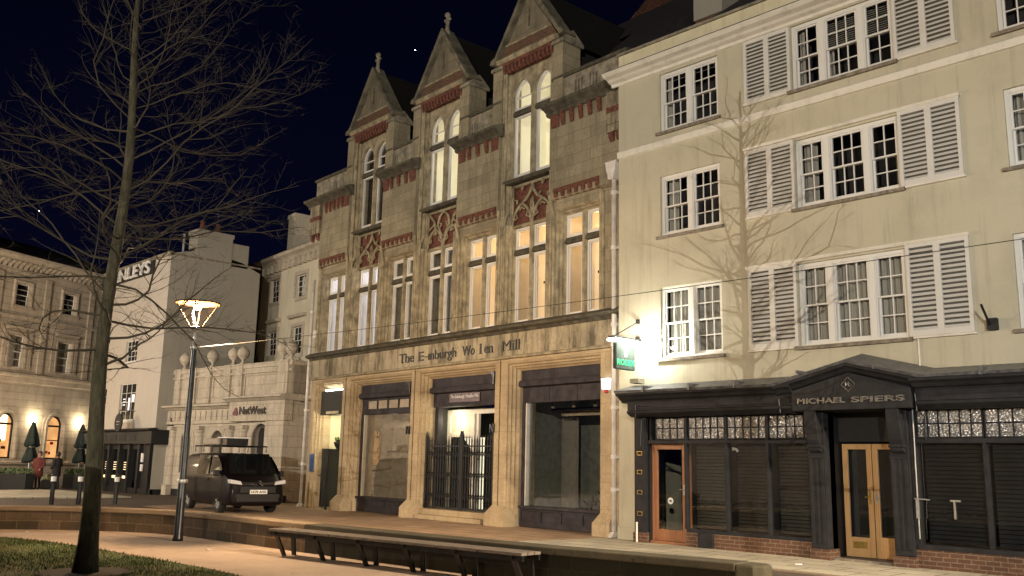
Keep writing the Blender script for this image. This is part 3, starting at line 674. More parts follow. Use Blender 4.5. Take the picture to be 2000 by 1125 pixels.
# ---- panels above windows 1,3,5,7
PAN = [(-15.12, -13.12), (-10.96, -9.02), (-6.78, -4.86), (-2.68, SR)]
for i, (a, b) in enumerate(PAN):
    c = CW[i * 2]
    mb = MB(); mb.wall(c - f1o, c + f1o, zh + .14, 8.62, 0); mb.wall(a, b, 8.62, 11.0, -.09); mb.quad((a, -.09, 8.62), (b, -.09, 8.62), (b, .05, 8.58), (a, .05, 8.58))
    mb.quad((a, -.09, 8.62), (a, -.09, 11), (a, .4, 11), (a, .4, 8.62)); mb.quad((b, -.09, 8.62), (b, .4, 8.62), (b, .4, 11), (b, -.09, 11)); P(mb, 'wall_panel', 'mill_stone')
    # lower dentil band
    x0, x1 = a + .14, min(b - .06, a + 1.86) if i < 3 else -.86
    if i == 3: x0 = -2.5
    mb = MB(); mb.prism_x([(0, 8.78), (-.13, 8.78), (-.16, 8.82), (-.15, 8.88), (-.09, 8.90), (0, 8.90)], x0, x1)
    n = 7; st = (x1 - x0 - .12) / (n - 1)
    for k in range(n):
        xx = x0 + k * st; mb.prism_x([(-.02, 8.60), (-.06, 8.60), (-.135, 8.68), (-.14, 8.78), (-.02, 8.78)], xx + .01, xx + .13)
    P(mb, 'dentil_band', 'terracotta', bevel=.008)
    # corbelled cornice
    x1 = b if i < 3 else -.50
    mb = MB(); bw = .34
    if i: mb.prism_x([(-.05, 10.60), (-.12, 10.62), (-.15, 10.98), (-.02, 11.02)], a + .03, a + bw)
    if i < 3: mb.prism_x([(-.05, 10.60), (-.12, 10.62), (-.15, 10.98), (-.02, 11.02)], b - bw, b - .03)
    ca0 = a + (bw if i else .25); cb0 = (b - bw) if i < 3 else -.66; n = (5 if i in (0, 3) else 3)
    for k in range(n):
        xx = ca0 + (k + .5) * (cb0 - ca0) / n; mb.prism_x([(-.05, 10.62), (-.12, 10.62), (-.15, 10.70), (-.2, 11.0), (-.05, 11.0)], xx - .065, xx + .065)
    each(mb, 'corbel', 'terracotta', mill, bevel=.015)
    ax, bx = (a - .12 if i else -16.0), (b + .12 if i < 3 else SR)
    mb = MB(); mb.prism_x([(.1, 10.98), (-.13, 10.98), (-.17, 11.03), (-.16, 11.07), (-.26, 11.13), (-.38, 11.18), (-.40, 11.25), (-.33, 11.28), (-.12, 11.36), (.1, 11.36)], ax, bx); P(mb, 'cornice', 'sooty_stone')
    ax = a if i else -15.78
    sl_ = [];
    for g in ([0] if i in (1, 2) else [0, 1]):
        base_ = (a + .36 + g * .56) if i else a + .55 + g * .5
        if i == 3: base_ = -1.86 + g * .54
        for q in range(3): sl_.append((base_ + q * .115, base_ + q * .115 + .052, 11.44, 11.84))
    mb = MB(); mb.wall(ax, b, 11.36, 12.04, .02, sl_, .12); mb.box(ax, b, .14, .32, 11.3, 12.04); P(mb, 'parapet', 'weathered_stone')
    mb = MB(); mb.prism_x([(-.03, 12.03), (-.06, 12.06), (-.05, 12.12), (.15, 12.17), (.38, 12.12), (.38, 12.03)], ax - .04, b); P(mb, 'parapet_coping', 'sooty_stone')
# left corner buttress strip and right stub
for (a, b) in ((-15.78, -15.05), (-.52, SR)):
    mb = MB(); mb.box(a, b, -.19, .3, 9.92, 11.0); P(mb, 'corner_block', 'frieze_stone', bevel=.01)
    mb = MB(); mb.box(a - .004, b + .002, -.197, -.10, 10.42, 10.58)
    for xx in (a + .06, b - .24): mb.prism_x([(-.05, 9.66), (-.1, 9.68), (-.17, 9.80), (-.18, 9.92), (-.05, 9.92)], xx, xx + .15)
    each(mb, 'corbel', 'terracotta', mill)
mb = MB(); mb.wall(SL, -15.05, 8.55, 11, 0); P(mb, 'wall_panel', 'mill_stone')

# ---- gabled bays
def pointed(x0, x1, zs_, h, n=10):   # pointed arch left to right
    c = (x0 + x1) / 2; w_ = (x1 - x0) / 2; Rr = (w_ * w_ + h * h) / (2 * w_); out = []
    a1 = math.asin(min(1, h / Rr))
    for k in range(n + 1): a = a1 * k / n; out.append((x0 + Rr - Rr * math.cos(a), zs_ + Rr * math.sin(a)))
    return out + [(2 * c - x, z) for x, z in reversed(out[:-1])]
for gi, c in enumerate((CW[1], CW[3], CW[5])):
    hw = .85
    # jambs
    mb = MB(); pr = [(0, .5), (0, .24), (.03, .22), (.05, .19), (.05, .15), (.09, .13), (.12, .10), (.12, .05), (.17, .03), (.20, 0), (.26, 0)]
    mb.sweep([(c - hw, 8.25), (c - hw, 12.98)], pr); mb.sweep([(c + hw, 12.98), (c + hw, 8.25)], pr); P(mb, 'bay_jamb', 'moulded_stone')
    mb = MB()
    for s_ in (-1, 1):
        for off, r in ((1.05, .045), (.965, .035)): mb.tube([(c + s_ * off, .02, 8.4), (c + s_ * off, .02, 12.95)], r, 8)
    each(mb, 'shaft', 'moulded_stone', mill)
    mb = MB(); mb.wall(c - 1.10, c - hw - .2, 8.3, 13.0, .012); mb.wall(c + hw + .2, c + 1.10, 8.3, 13.0, .012); P(mb, 'wall_strip', 'mill_stone')
    # tracery panel
    mb = MB(); mb.quad((c - hw, .30, 8.2), (c + hw, .30, 8.2), (c + hw, .30, 9.62), (c - hw, .30, 9.62)); P(mb, 'tracery_ground', 'terracotta')
    mb = MB(); T = .045
    def rib(pts, r=T, y=.24): mb.tube([(x, y, z) for x, z in pts], r, 6)
    rib([(c - hw + .03, 8.22), (c - hw + .03, 9.42)]); rib([(c + hw - .03, 8.22), (c + hw - .03, 9.42)]); rib([(c - hw, 9.45), (c + hw, 9.45)], .05); rib([(c - hw, 8.25), (c + hw, 8.25)], .06)
    for s_ in (-1, 1):
        cx = c + s_ * hw / 2; a_ = pointed(cx - hw / 2 + .03, cx + hw / 2 - .03, 8.28, .62); rib(a_)
        for kx in (-1, 1):   # cusps
            rib([(cx + kx * .33, 8.45), (cx + kx * .19, 8.52), (cx + kx * .24, 8.64)], .028)
        rib([(cx - .10, 8.72), (cx, 8.80), (cx + .10, 8.72)], .028)
    if gi == 1:
        rib([(c - .05, 8.6), (c - .30, 9.0), (c - .22, 9.25), (c, 9.42), (c + .22, 9.25), (c + .30, 9.0), (c + .05, 8.6)])
        for s_ in (-1, 1):
            rib([(c + s_ * .76, 9.42), (c + s_ * .50, 9.15), (c + s_ * .40, 8.86), (c + s_ * .42, 8.7)], .04); rib([(c + s_ * .78, 8.9), (c + s_ * .55, 9.02), (c + s_ * .50, 9.15)], .03)
            rib([(c + s_ * .25, 9.06), (c + s_ * .12, 9.04), (c + s_ * .17, 8.92)], .026)
    else:
        for s_ in (-1, 1):
            rib([(c, 9.42), (c + s_ * .07, 9.2), (c + s_ * .22, 9.02), (c + s_ * .40, 8.92)], .045); rib([(c, 8.55), (c + s_ * .06, 8.75), (c + s_ * .02, 9.0)], .035)
            rib([(c + s_ * .38, 9.42), (c + s_ * .42, 9.30), (c + s_ * .48, 9.42)], .03); rib([(c + s_ * .78, 9.05), (c + s_ * .62, 9.02), (c + s_ * .66, 8.92)], .03); rib([(c + s_ * .25, 9.0), (c + s_ * .34, 9.12)], .025)
    P(mb, 'tracery', 'moulded_stone', smooth=True)
    mb = MB(); mb.prism_x([(.34, 9.50), (.02, 9.50), (-.03, 9.54), (-.03, 9.60), (.22, 9.72), (.34, 9.72)], c - 1.0, c + 1.0); P(mb, 'bay_sill', 'sooty_stone')
    # two tall lights with arched heads
    mb = MB(); L2 = ((c - hw, c - .085), (c + .085, c + hw))
    for a, b in L2:
        ar = pointed(a, b, 12.18, .50); mb.spandrel(ar, 13.0, .17, .14)
        mb.sweep(ar, [(0, .31), (.0, .26), (.035, .22), (.05, .165)])
    mb.wall(c - .085, c + .085, 12.1, 13.0, .17); mb.prism_z([(c - .085, .36), (c - .085, .24), (c - .035, .16), (c + .035, .16), (c + .085, .24), (c + .085, .36)], 9.70, 12.4); P(mb, 'mullion', 'moulded_stone')
    mb = MB()
    for a, b in L2: mb.prism_x([(.38, 11.58), (.21, 11.60), (.19, 11.65), (.25, 11.77), (.38, 11.77)], a - .01, b + .01)
    P(mb, 'transom', 'sooty_stone')
    for a, b in L2:
        mb = MB(); p0, p1 = 9.74, 11.58
        mb.box(a, a + .07, .27, .35, p0, p1); mb.box(b - .07, b, .27, .35, p0, p1); mb.box(a + .07, b - .07, .27, .35, p0, p0 + .08); mb.box(a + .07, b - .07, .27, .35, p1 - .06, p1)
        w_ = P(mb, 'window', 'sash_paint', bevel=.004); mb = MB(); mb.quad((a + .06, .335, p0 + .06), (b - .06, .335, p0 + .06), (b - .06, .335, p1 - .04), (a + .06, .335, p1 - .04)); mb.build('glass', 'glass_lit' if gi else 'glass', w_)
        mb = MB(); ar = pointed(a, b, 12.18, .50); path = [(a, 11.77)] + ar + [(b, 11.77)]
        mb.sweep(path, [(0, .35), (0, .27), (-.075, .27), (-.075, .35)]); mb.box(a + .06, b - .06, .28, .34, 11.77, 11.84); mb.box(a + .06, b - .06, .29, .33, 12.14, 12.18)
        w_ = P(mb, 'window', 'sash_paint'); mb = MB(); mb.poly([(x, .335, z) for x, z in [(a + .05, 11.8)] + [(x, z - .03) for x, z in ar[1:-1]] + [(b - .05, 11.8)]]); mb.build('glass', 'glass_lit' if gi else 'glass', w_)
    # room
    mt = 'room_cream' if gi else 'interior_dark'
    if gi: o = lamp('room_light', (0, 0, 0), 26, (1, .87, .66), .12, mill); o.location = (c + .3, 1.0, 11.3)
    mb = MB(); y1 = 1.7; mb.quad((c - 1.0, y1, 9.5), (c + 1.04, y1, 9.5), (c + 1.04, y1, 13), (c - 1.0, y1, 13)); mb.quad((c - 1, .45, 9.5), (c - 1, y1, 9.5), (c - 1, y1, 13), (c - 1, .45, 13)); mb.quad((c - 1, .45, 13), (c + 1.04, .45, 13), (c + 1.04, y1, 13), (c - 1, y1, 13)); P(mb, 'room', mt)
    if gi:
        mb = MB(); mb.poly([(c - .55 - .4, y1 - .02, 9.5), (c + .9, y1 - .02, 9.5), (c + .9, y1 - .02, 10.95), (c + .25, y1 - .02, 11.15), (c - .95, y1 - .02, 9.9)] if gi == 2 else [(c - 1, y1 - .02, 9.5), (c + 1, y1 - .02, 9.5), (c + 1, y1 - .02, 11.9), (c - 1, y1 - .02, 10.1)]); P(mb, 'wall_glow', 'lit_top')  # glowing wedge paints the brightly lit part of the back wall
    # head of the bay
    mb = MB(); mb.prism_x([(.2, 12.94), (0, 12.94), (-.03, 13.10), (-.10, 13.12), (-.12, 13.20), (.2, 13.20)], c - 1.06, c + 1.10)
    for k in range(13):
        xx = c - 1.03 + k * .167; mb.prism_x([(.05, 12.90), (-.02, 12.90), (-.085, 13.0), (-.09, 13.12), (.05, 13.12)], xx, xx + .095)
    P(mb, 'dentil_band', 'terracotta', bevel=.006)
    mb = MB(); mb.prism_x([(.2, 13.20), (-.14, 13.20), (-.20, 13.26), (-.20, 13.32), (-.12, 13.40), (.2, 13.42)], c - 1.22, c + 1.24); P(mb, 'gable_cornice', 'moulded_stone')
    ap = 15.22; bh = 1.22; z0 = 13.40
    def gx(z): return bh * (ap - z) / (ap - z0)
    mb = MB(); mb.prism([(c - gx(13.42), 13.42), (c + gx(13.42), 13.42), (c + gx(13.74), 13.74), (c - gx(13.74), 13.74)], -.02, .3); P(mb, 'gable_band', 'red_brick')
    mb = MB(); mb.prism_x([(.2, 13.74), (-.06, 13.74), (-.07, 13.78), (.0, 13.82), (.2, 13.82)], c - gx(13.78), c + gx(13.78)); P(mb, 'gable_string', 'moulded_stone')
    mb = MB(); mb.prism([(c - gx(13.8), 13.8), (c + gx(13.8), 13.8), (c, ap)], .0, .3); P(mb, 'gable_wall', 'dim_gable_stone')
    mb = MB(); mb.prism([(c - .035, 14.1), (c + .035, 14.1), (c + .035, 14.62), (c, 14.72), (c - .035, 14.62)], -.012, .02); P(mb, 'niche_slit', 'sooty_stone')
    mb = MB(); W_ = bh + .18
    for s_ in (-1, 1):
        pts_ = [(c + s_ * W_, 13.30), (c + s_ * (W_ + .05), 13.42), (c, 15.50), (c, 15.24)]
        mb.prism(pts_ if s_ > 0 else pts_[::-1], -.14, .36)
        mb.prism([(c + s_ * W_, 13.28), (c + s_ * (W_ + .17), 13.32), (c + s_ * (W_ + .12), 13.44), (c + s_ * (W_ - .05), 13.50)][::s_], -.17, .36)
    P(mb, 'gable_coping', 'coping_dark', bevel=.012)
    mb = MB(); mb.lathe(c, .1, [(.17, 15.28), (.12, 15.42), (.075, 15.50), (.06, 15.72), (.085, 15.75), (.05, 15.80), (.05, 15.90), (.095, 15.96), (.10, 16.03), (.05, 16.10), (0, 16.12)], 10)
    mb.tube([(c - .17, .1, 15.84), (c - .11, .1, 15.84), (c, .1, 15.83), (c + .11, .1, 15.84), (c + .17, .1, 15.84)], [.02, .07, .045, .07, .02], 8)
    P(mb, 'finial', 'weathered_stone', smooth=True)
    # flanking piers with small gabled caps
    for a, b in ((c - 1.50, c - 1.08), (c + 1.10, c + 1.47)):
        mb = MB(); mb.box(a, b, -.05, .62, 11.30, 13.12); P(mb, 'bay_pier', 'mill_stone')
        mb = MB(); xm = (a + b) / 2; y0, y1_ = -.11, .72
        mb.prism_x([(y0, 13.08), (y1_, 13.08), (y1_, 13.18), ((y0 + y1_) / 2, 13.52), (y0, 13.18)], a - .05, b + .05); P(mb, 'pier_cap', 'weathered_stone', bevel=.01)
    # dormer cheeks and roof
    mb = MB(); mb.box(c - 1.12, c - 1.06, .3, 4.2, 11.3, 13.35); mb.box(c + 1.06, c + 1.12, .3, 4.2, 11.3, 13.35); each(mb, 'dormer_cheek', 'slate', mill)
    mb = MB()
    for s_ in (-1, 1): mb.prism([(c + s_ * 1.35, 13.22), (c + s_ * 1.38, 13.30), (c, 15.40), (c, 15.30)][::s_], .36, 5.6)
    P(mb, 'dormer_roof', 'dark_tiles')
# main roof
mb = MB(); zr = lambda y: 11.9 + (y - .35) * 4.5 / 4.85; ec = [SL] + [q for i_ in (1, 3, 5) for q in (CW[i_] - 1.09, CW[i_] + 1.09)] + [SR - .1]
for i_ in range(0, 8, 2): mb.poly([(ec[i_], .35, 11.9), (ec[i_ + 1], .35, 11.9), (ec[i_ + 1], 3.2, zr(3.2)), (ec[i_] if i_ else SL + 1.41, 3.2, zr(3.2))])
mb.poly([(SL + 1.41, 3.2, zr(3.2)), (SR - .1, 3.2, zr(3.2)), (SR - .1, 5.2, 16.4), (SL + 2.4, 5.2, 16.4)]); mb.poly([(SL, .35, 11.9), (SL + 2.4, 5.2, 16.4), (SL, 10, 11.9)]); mb.poly([(SR - .1, .35, 11.9), (SR - .1, 10, 11.9), (SR - .1, 5.2, 16.4)]); mb.poly([(SL, 10, 11.9), (SL + 2.4, 5.2, 16.4), (SR - .1, 5.2, 16.4), (SR - .1, 10, 11.9)]); P(mb, 'main_roof', 'slate')
mb = MB(); mb.box(SL + .01, SR - .03, 9.9, 10, 0, 11.9); mb.box(SR - .08, SR - .03, 1.2, 9.9, 4.6, 11.9); P(mb, 'rear_wall', 'mill_stone')

# ---- shopfronts of the ground floor
mb = MB()      # interiors
def room(mb, x0, x1, y0, y1, z0, z1):
    mb.quad((x0, y1, z0), (x1, y1, z0), (x1, y1, z1), (x0, y1, z1)); mb.quad((x0, y0, z0), (x0, y1, z0), (x0, y1, z1), (x0, y0, z1)); mb.quad((x1, y0, z0), (x1, y0, z1), (x1, y1, z1), (x1, y1, z0))
    mb.quad((x0, y0, z0), (x1, y0, z0), (x1, y1, z0), (x0, y1, z0)); mb.quad((x0, y0, z1), (x0, y1, z1), (x1, y1, z1), (x1, y0, z1))
def shopwindow(a, b, zb, zf, riser, y=.42, kind='d'):
    # box head, blind box, frame
    mb = MB(); mb.box(a, b, y - .04, y + .25, 3.83, ztop + .1); mb.prism_x([(y - .04, 3.70), (y - .14, 3.72), (y - .16, 3.80), (y - .12, 3.88), (y - .04, 3.90)], a + .0, b); mb.box(a, b, y + .02, y + .2, zf - .02, 3.72)
    mb.box(a, a + .12, y + .0, y + .2, zb, zf); mb.box(b - .10, b, y + .0, y + .2, zb, zf)
    if kind == 'd':
        for q in (1, 2): mb.box(a + (b - a) * q / 3 - .012, a + (b - a) * q / 3 + .012, y + .005, y + .03, zf, 3.70)
    w_ = P(mb, 'shop_window', 'dark_paint_mill', bevel=.006)
    mb = MB(); mb.box(a + .12, a + .165, y + .03, y + .16, zb, zf - .02); mb.build('side_bead', 'white_trim', w_)
    mb = MB(); mb.quad((a + .1, y + .13, zb), (b - .08, y + .13, zb), (b - .08, y + .13, zf), (a + .1, y + .13, zf)); mb.build('glass', 'shop_glass', w_)
    mb = MB(); mb.box(a, b, y - .10, y + .2, zb - .07, zb); mb.box(a, b, y, y + .2, .02, zb - .07)
    n = 4
    for q in range(n + 1): xx = a + q * (b - a - .07) / n; mb.box(xx, xx + .07, y - .035, y, .16, zb - .07)
    mb.box(a, b, y - .035, y, .02, .16); mb.box(a, b, y - .034, y, zb - .13, zb - .07); P(mb, 'stall_riser', 'dark_paint_mill', bevel=.004)
a, b = INN[3]; shopwindow(a, b, .56, 3.30, 0)
mb = MB(); room(mb, -5.0, b + .9, .6, 3.4, .42, 3.6); P(mb, 'shop_interior', 'interior_grey')
mb = MB(); mb.box(-3.3, -2.7, 3.2, 3.3, .45, 2.45); mb.box(-2.05, -1.55, 2.9, 3.0, .45, 1.5); mb.box(-4.2, -1.5, 1.9, 2.1, 3.0, 3.2); each(mb, 'shop_fitting', 'board_white', mill)
mb = MB(); mb.box(-4.9, -4.3, 2.6, 2.7, .45, 3.0); mb.box(-2.45, -1.95, 2.3, 2.4, .45, 2.5); each(mb, 'partition', 'board_white', mill)
mb = MB(); mb.box(-1.95, -1.55, 2.2, 2.28, 1.35, 1.75); mb.box(-2.05, -1.45, 2.1, 2.14, 1.28, 1.31); each(mb, 'shop_fitting', 'letter_white', mill)
mb = MB(); mb.tube([(-2.1, 2.05, 1.3), (-2.1, 2.05, .45)], .02, 5); mb.tube([(-1.4, 2.05, 1.3), (-1.4, 2.05, .45)], .02, 5); mb.box(-4.2, -.5, 1.5, 1.6, 3.12, 3.2); each(mb, 'rail', 'black_paint', mill)
mb = MB(); mb.prism([(-3.9, .45), (-2.9, .45), (-2.95, 1.5), (-3.1, 1.9), (-3.4, 2.1), (-3.7, 1.9), (-3.88, 1.5)], 3.3, 3.38); P(mb, 'back_arch', 'black_paint')
for q in (-3.7, -2.9, -2.1):
    mb = MB(); mb.tube([(q, 1.1, 3.3), (q + .05, 1.05, 3.18)], [.03, .05], 8); P(mb, 'spotlight', 'board_white')
mb = MB(); rg = random.Random(3)
for k in range(60):
    x = rg.uniform(-2.2, -1.25); y = rg.uniform(.8, 1.5); z = .45 + rg.uniform(0, .75) * (x + 2.4); mb.tube([(x, y, z), (x + rg.uniform(-.12, .12), y + rg.uniform(-.1, .1), z + rg.uniform(-.1, .16))], .02, 4)
P(mb, 'window_clutter', 'black_paint')
a, b = INN[1]; shopwindow(a, b, .50, 3.20, 0, kind='b')
mb = MB()
for q in range(4): xx = a + .42 + q * .62; mb.quad((xx, .415, 3.36), (xx + .5, .415, 3.36), (xx + .5, .415, 3.62), (xx, .415, 3.62))
each(mb, 'toplight', 'board_white', mill)
mb = MB(); room(mb, a, b, .6, 3.2, .42, 3.5); P(mb, 'shop_interior', 'board_white')
mb = MB(); mb.box(-12.4, -9.1, 1.7, 1.75, .42, 3.5); mb.box(-12.38, -9.1, 1.55, 1.70, 2.75, 2.95); mb.box(-12.0, -11.85, 1.5, 1.7, .42, 2.75); mb.box(-11.35, -11.2, 1.62, 1.70, .42, 2.6); mb.box(-11.2, -10.1, 1.66, 1.70, 2.45, 2.6); mb.box(-10.1, -9.95, 1.62, 1.70, .42, 2.6); each(mb, 'white_board', 'board_white', mill)
mb = MB(); mb.box(-11.16, -11.10, 1.64, 1.69, .42, 2.45); P(mb, 'door_gap', 'black_paint')
o = lamp('display_light', (0, 0, 0), 11, (1, .85, .65), .2, mill); o.location = (-10.9, .75, 3.2)
o = lamp('display_light', (0, 0, 0), 6, (.9, 1, .85), .15, mill); o.location = (-2.7, 2.4, 3.2)
# doorway with folding gate
a, b = INN[2]; y = .42
mb = MB(); mb.box(a, b, y - .04, y + .25, 3.83, ztop + .1); mb.prism_x([(y - .04, 3.70), (y - .14, 3.72), (y - .16, 3.80), (y - .12, 3.88), (y - .04, 3.90)], a, b); mb.box(a, b, y + .02, y + .3, 3.30, 3.72)
mb.box(a, a + .16, y + .1, y + .3, .3, 3.3); mb.box(b - .1, b, y + .1, y + .3, .3, 3.3); P(mb, 'door_head', 'dark_paint_mill', bevel=.006)
mb = MB(); mb.box(-7.50, -6.05, y - .02, y + .02, 3.41, 3.68); sgn = P(mb, 'shop_sign', 'maroon'); sgn['label'] = 'small maroon sign with pale lettering above the gated doorway'
mb = MB(); mb.box(-7.54, -6.01, y, y + .022, 3.37, 3.40); mb.box(-7.54, -6.01, y, y + .022, 3.69, 3.72); mb.build('frame', 'dark_paint_mill', sgn)
text('words', 'The Edinburgh Woollen Mill', .12, 'letter_white', sgn, (-7.42, y - .022, 3.50), width=1.30, height=.13, ext=.003)
mb = MB(); mb.box(a + .1, b - .05, -.20, .5, .012, .14); mb.box(a + .02, b - .02, -.02, .6, .14, .30); P(mb, 'step', 'frieze_stone' if False else 'pier_stone', bevel=.012)
mb = MB(); mb.box(a, b, .6, 3.0, .28, .30); mb.quad((a, 2.6, .3), (b, 2.6, .3), (b, 2.6, 3.4), (a, 2.6, 3.4)); mb.quad((a, .6, .3), (a, 2.6, .3), (a, 2.6, 3.4), (a, .6, 3.4)); P(mb, 'vestibule', 'interior_dark')
# white inner frame and lit hall
mb = MB(); yy = 1.0
for q0, q1, r0_, r1_ in ((-8.35, -8.18, .3, 3.25), (-7.15, -7.0, .3, 3.25), (-8.18, -7.15, 3.08, 3.25), (-8.18, -7.15, 2.42, 2.56), (-7.0, -5.3, 3.1, 3.25), (-6.9, -6.8, .3, 3.1)): mb.box(q0, q1, yy, yy + .08, r0_, r1_)
P(mb, 'inner_frame', 'white_trim')
mb = MB(); mb.quad((-8.2, yy + .5, .3), (-7.1, yy + .5, .3), (-7.1, yy + .5, 2.42), (-8.2, yy + .5, 2.42)); P(mb, 'hall', 'lit_hall')
mb = MB(); mb.quad((-8.2, yy + .06, 2.56), (-7.1, yy + .06, 2.56), (-7.1, yy + .06, 3.08), (-8.2, yy + .06, 3.08)); P(mb, 'fanlight', 'lit_dim')
mb = MB(); mb.prism([(-8.15, .3), (-7.4, .3), (-7.35, 1.2), (-7.55, 2.05), (-7.9, 2.35), (-8.15, 2.2)], yy + .3, yy + .36); P(mb, 'dark_door', 'black_paint')
o = lamp('hall_light', (0, 0, 0), 22, (1, .92, .62), .12, mill); o.location = (-7.75, .78, 2.9)
# folding gate: separate thing
gt = empty('folding_gate', (-13.9, 17.2, 0), MA); tag(gt, 'black folding iron gate with spear tops closed across the shop doorway', 'gate')
gx0, gx1, gy = -8.28, -5.16, .22; nb = 26
mb = MB()
for k in range(nb + 1):
    x = gx0 + (gx1 - gx0) * k / nb; mb.box(x - .017, x + .017, gy - .012, gy + .012, .33, 2.30)
    i = len(mb.v); z = 2.30; r = .03
    mb.v += [(x - r, gy, z), (x, gy - .015, z), (x + r, gy, z), (x, gy + .015, z), (x, gy, z + .15)]; mb.f += [(i, i + 1, i + 4), (i + 1, i + 2, i + 4), (i + 2, i + 3, i + 4), (i + 3, i, i + 4)]
each(mb, 'gate_bar', 'black_paint', gt, None, 2)
mb = MB()
for z0 in (.55, 1.15, 1.75):
    mb = MB()
    for k in range(nb):
        x = gx0 + (gx1 - gx0) * k / nb; x2 = x + (gx1 - gx0) / nb; mb.tube([(x, gy - .02, z0), (x2, gy - .02, z0 + .22)], .010, 4); mb.tube([(x, gy + .02, z0 + .22), (x2, gy + .02, z0)], .010, 4)
    mb.build('lattice', 'black_paint', gt)
pass
for x in (gx0 - .02, -6.62, -6.54, gx1 + .02):
    mb = MB(); mb.box(x - .035, x + .035, gy - .03, gy + .03, .31, 2.45); mb.prism([(x - .035, 2.45), (x + .035, 2.45), (x, 2.56)], gy - .02, gy + .02); mb.build('gate_post', 'black_paint', gt)
for z in (.36, 2.12):
    mb = MB(); mb.box(gx0, gx1, gy - .016, gy + .016, z - .02, z + .02); mb.build('rail', 'black_paint', gt)
# small metal brackets on the piers
for i, (x, z) in enumerate(((-8.96, 3.95), (-4.92, 4.02), (-8.96, 2.62), (-4.92, 2.62))):
    br = empty('wall_bracket', (-13.9, 17.2, 0), MA); mb = MB()
    if z > 3: mb.prism([(x - .16, z + .14), (x + .04, z + .14), (x + .02, z - .2), (x - .02, z - .2), (x - .04, z + .04), (x - .16, z + .10)], -.05, -.005)
    else: mb.prism([(x - .10, z + .10), (x - .06, z + .10), (x + .04, z - .08), (x + .04, z + .10), (x + .07, z + .10), (x + .07, z - .14), (x + .03, z - .14), (x - .07, z + .04), (x - .07, z - .14), (x - .10, z - .14)], -.06, -.01)
    mb.build('plate', 'dark_metal', br)
    tag(br, ['dark iron bracket high on the pier left of the gated doorway', 'dark iron bracket high on the pier right of the gated doorway', 'small dark iron hook lower on the pier left of the gated doorway', 'small dark iron hook lower on the pier right of the gated doorway'][i], 'bracket', 'iron brackets on the piers')
# passage on the left
a, b = INN[0]
mb = MB(); room(mb, a, b + .2, .62, 5, .01, 4.3); P(mb, 'passage', 'cream_light')
mb = MB(); mb.quad((a, 3.0, .02), (b + .2, 3.0, .02), (b + .2, 3.0, 3.1), (a, 3.0, 3.1)); P(mb, 'passage_end', 'lit_passage')
o = lamp('passage_light', (0, 0, 0), 75, (1, .93, .66), .10, mill); o.location = (-13.7, .55, 2.9)
mb = MB(); mb.box(a + .0, b, .18, .60, 3.22, 4.06); mb2 = P(mb, 'sign_box', 'black_paint', bevel=.01)
mb = MB(); mb.box(a + .3, b - .1, .17, .2, 4.06, 4.10); mb.build('top_light', 'tube', mb2); mb = MB(); mb.box(a + .45, b - .3, .15, .18, 3.25, 3.34); mb.build('plate', 'cream_light', mb2)
hb = empty('hanging_basket', (-13.9, 17.2, 0), MA); tag(hb, 'small dark hanging basket in the lit passage entrance', 'basket'); mb = MB(); mb.lathe(-14.2, .7, [(.0, 2.0), (.12, 2.05), (.20, 2.2), (.22, 2.28)], 12); mb.build('bowl', 'black_paint', hb)
mb = MB()
for k in range(26): a_ = rnd.uniform(0, 6.28); r = rnd.uniform(.05, .26); mb.tube([(-14.2, .7, 2.25), (-14.2 + r * math.cos(a_), .7 + r * math.sin(a_), 2.3 + rnd.uniform(-.05, .16))], [.02, .03], 4)
mb.build('leaves', 'foliage', hb); mb = MB(); mb.tube([(-14.2, .7, 2.3), (-14.2, .7, 3.22)], .006, 4); mb.build('chain', 'black_paint', hb)
ig = empty('passage_gate', (-13.9, 17.2, 0), MA); tag(ig, 'open black iron gate leaf at the lit passage entrance', 'gate')
mb = MB(); mb.box(-14.72, -14.62, .3, 1.15, .05, 2.05); mb.build('leaf', 'black_paint', ig)
mb = MB(); mb.box(-13.45, -13.39, -.22, -.16, .01, 1.75); mb.box(-14.0, -13.4, -.20, -.18, 1.1, 1.14); mb.build('post', 'black_paint', ig)
mb = MB(); mb.box(-14.97, -14.90, -.05, .1, 1.25, 1.85); bx_ = mb.build('blue_wall_box', 'box_blue'); bx_.location = (-13.9, 17.2, 0); bx_.rotation_euler = (0, 0, R(MA)); tag(bx_, 'small blue notice box on the wall left of the lit passage', 'notice box')
# drain pipes
def pipe(name, org, rz, x, y, z0, z1, r, clips, label, hopper=None, mat='pipe_paint'):
    e = empty(name, org, rz); tag(e, label, 'drainpipe', 'white painted drainpipes')
    mb = MB(); mb.tube([(x, y, z0), (x, y, z1)], r, 14); mb.build('pipe', mat, e, smooth=True)
    for z in clips: mb = MB(); mb.lathe(x, y, [(r, z - .05), (r + .022, z - .045), (r + .022, z + .045), (r, z + .05)], 14); mb.box(x - r - .06, x + r + .06, y + r * .3, y + r + .04, z - .03, z + .03); mb.build('clip', mat, e)
    mb = MB(); mb.prism_x([(y - r, z0 + .12), (y + r, z0 + .12), (y + r - .04, z0 - .0), (y - r - .10, z0)], x - r, x + r); mb.build('shoe', mat, e)
    if hopper:
        mb = MB(); hw_ = .17; mb.prism([(x - r - .02, hopper - .42), (x + r + .02, hopper - .42), (x + r + .04, hopper - .28), (x + hw_ - .03, hopper - .20), (x + hw_, hopper), (x + hw_ + .03, hopper + .04), (x - hw_ - .03, hopper + .04), (x - hw_, hopper), (x - hw_ + .03, hopper - .20), (x - r - .04, hopper - .28)], y - .15, y + .12); mb.build('hopper', mat, e, bevel=.01)
    return e
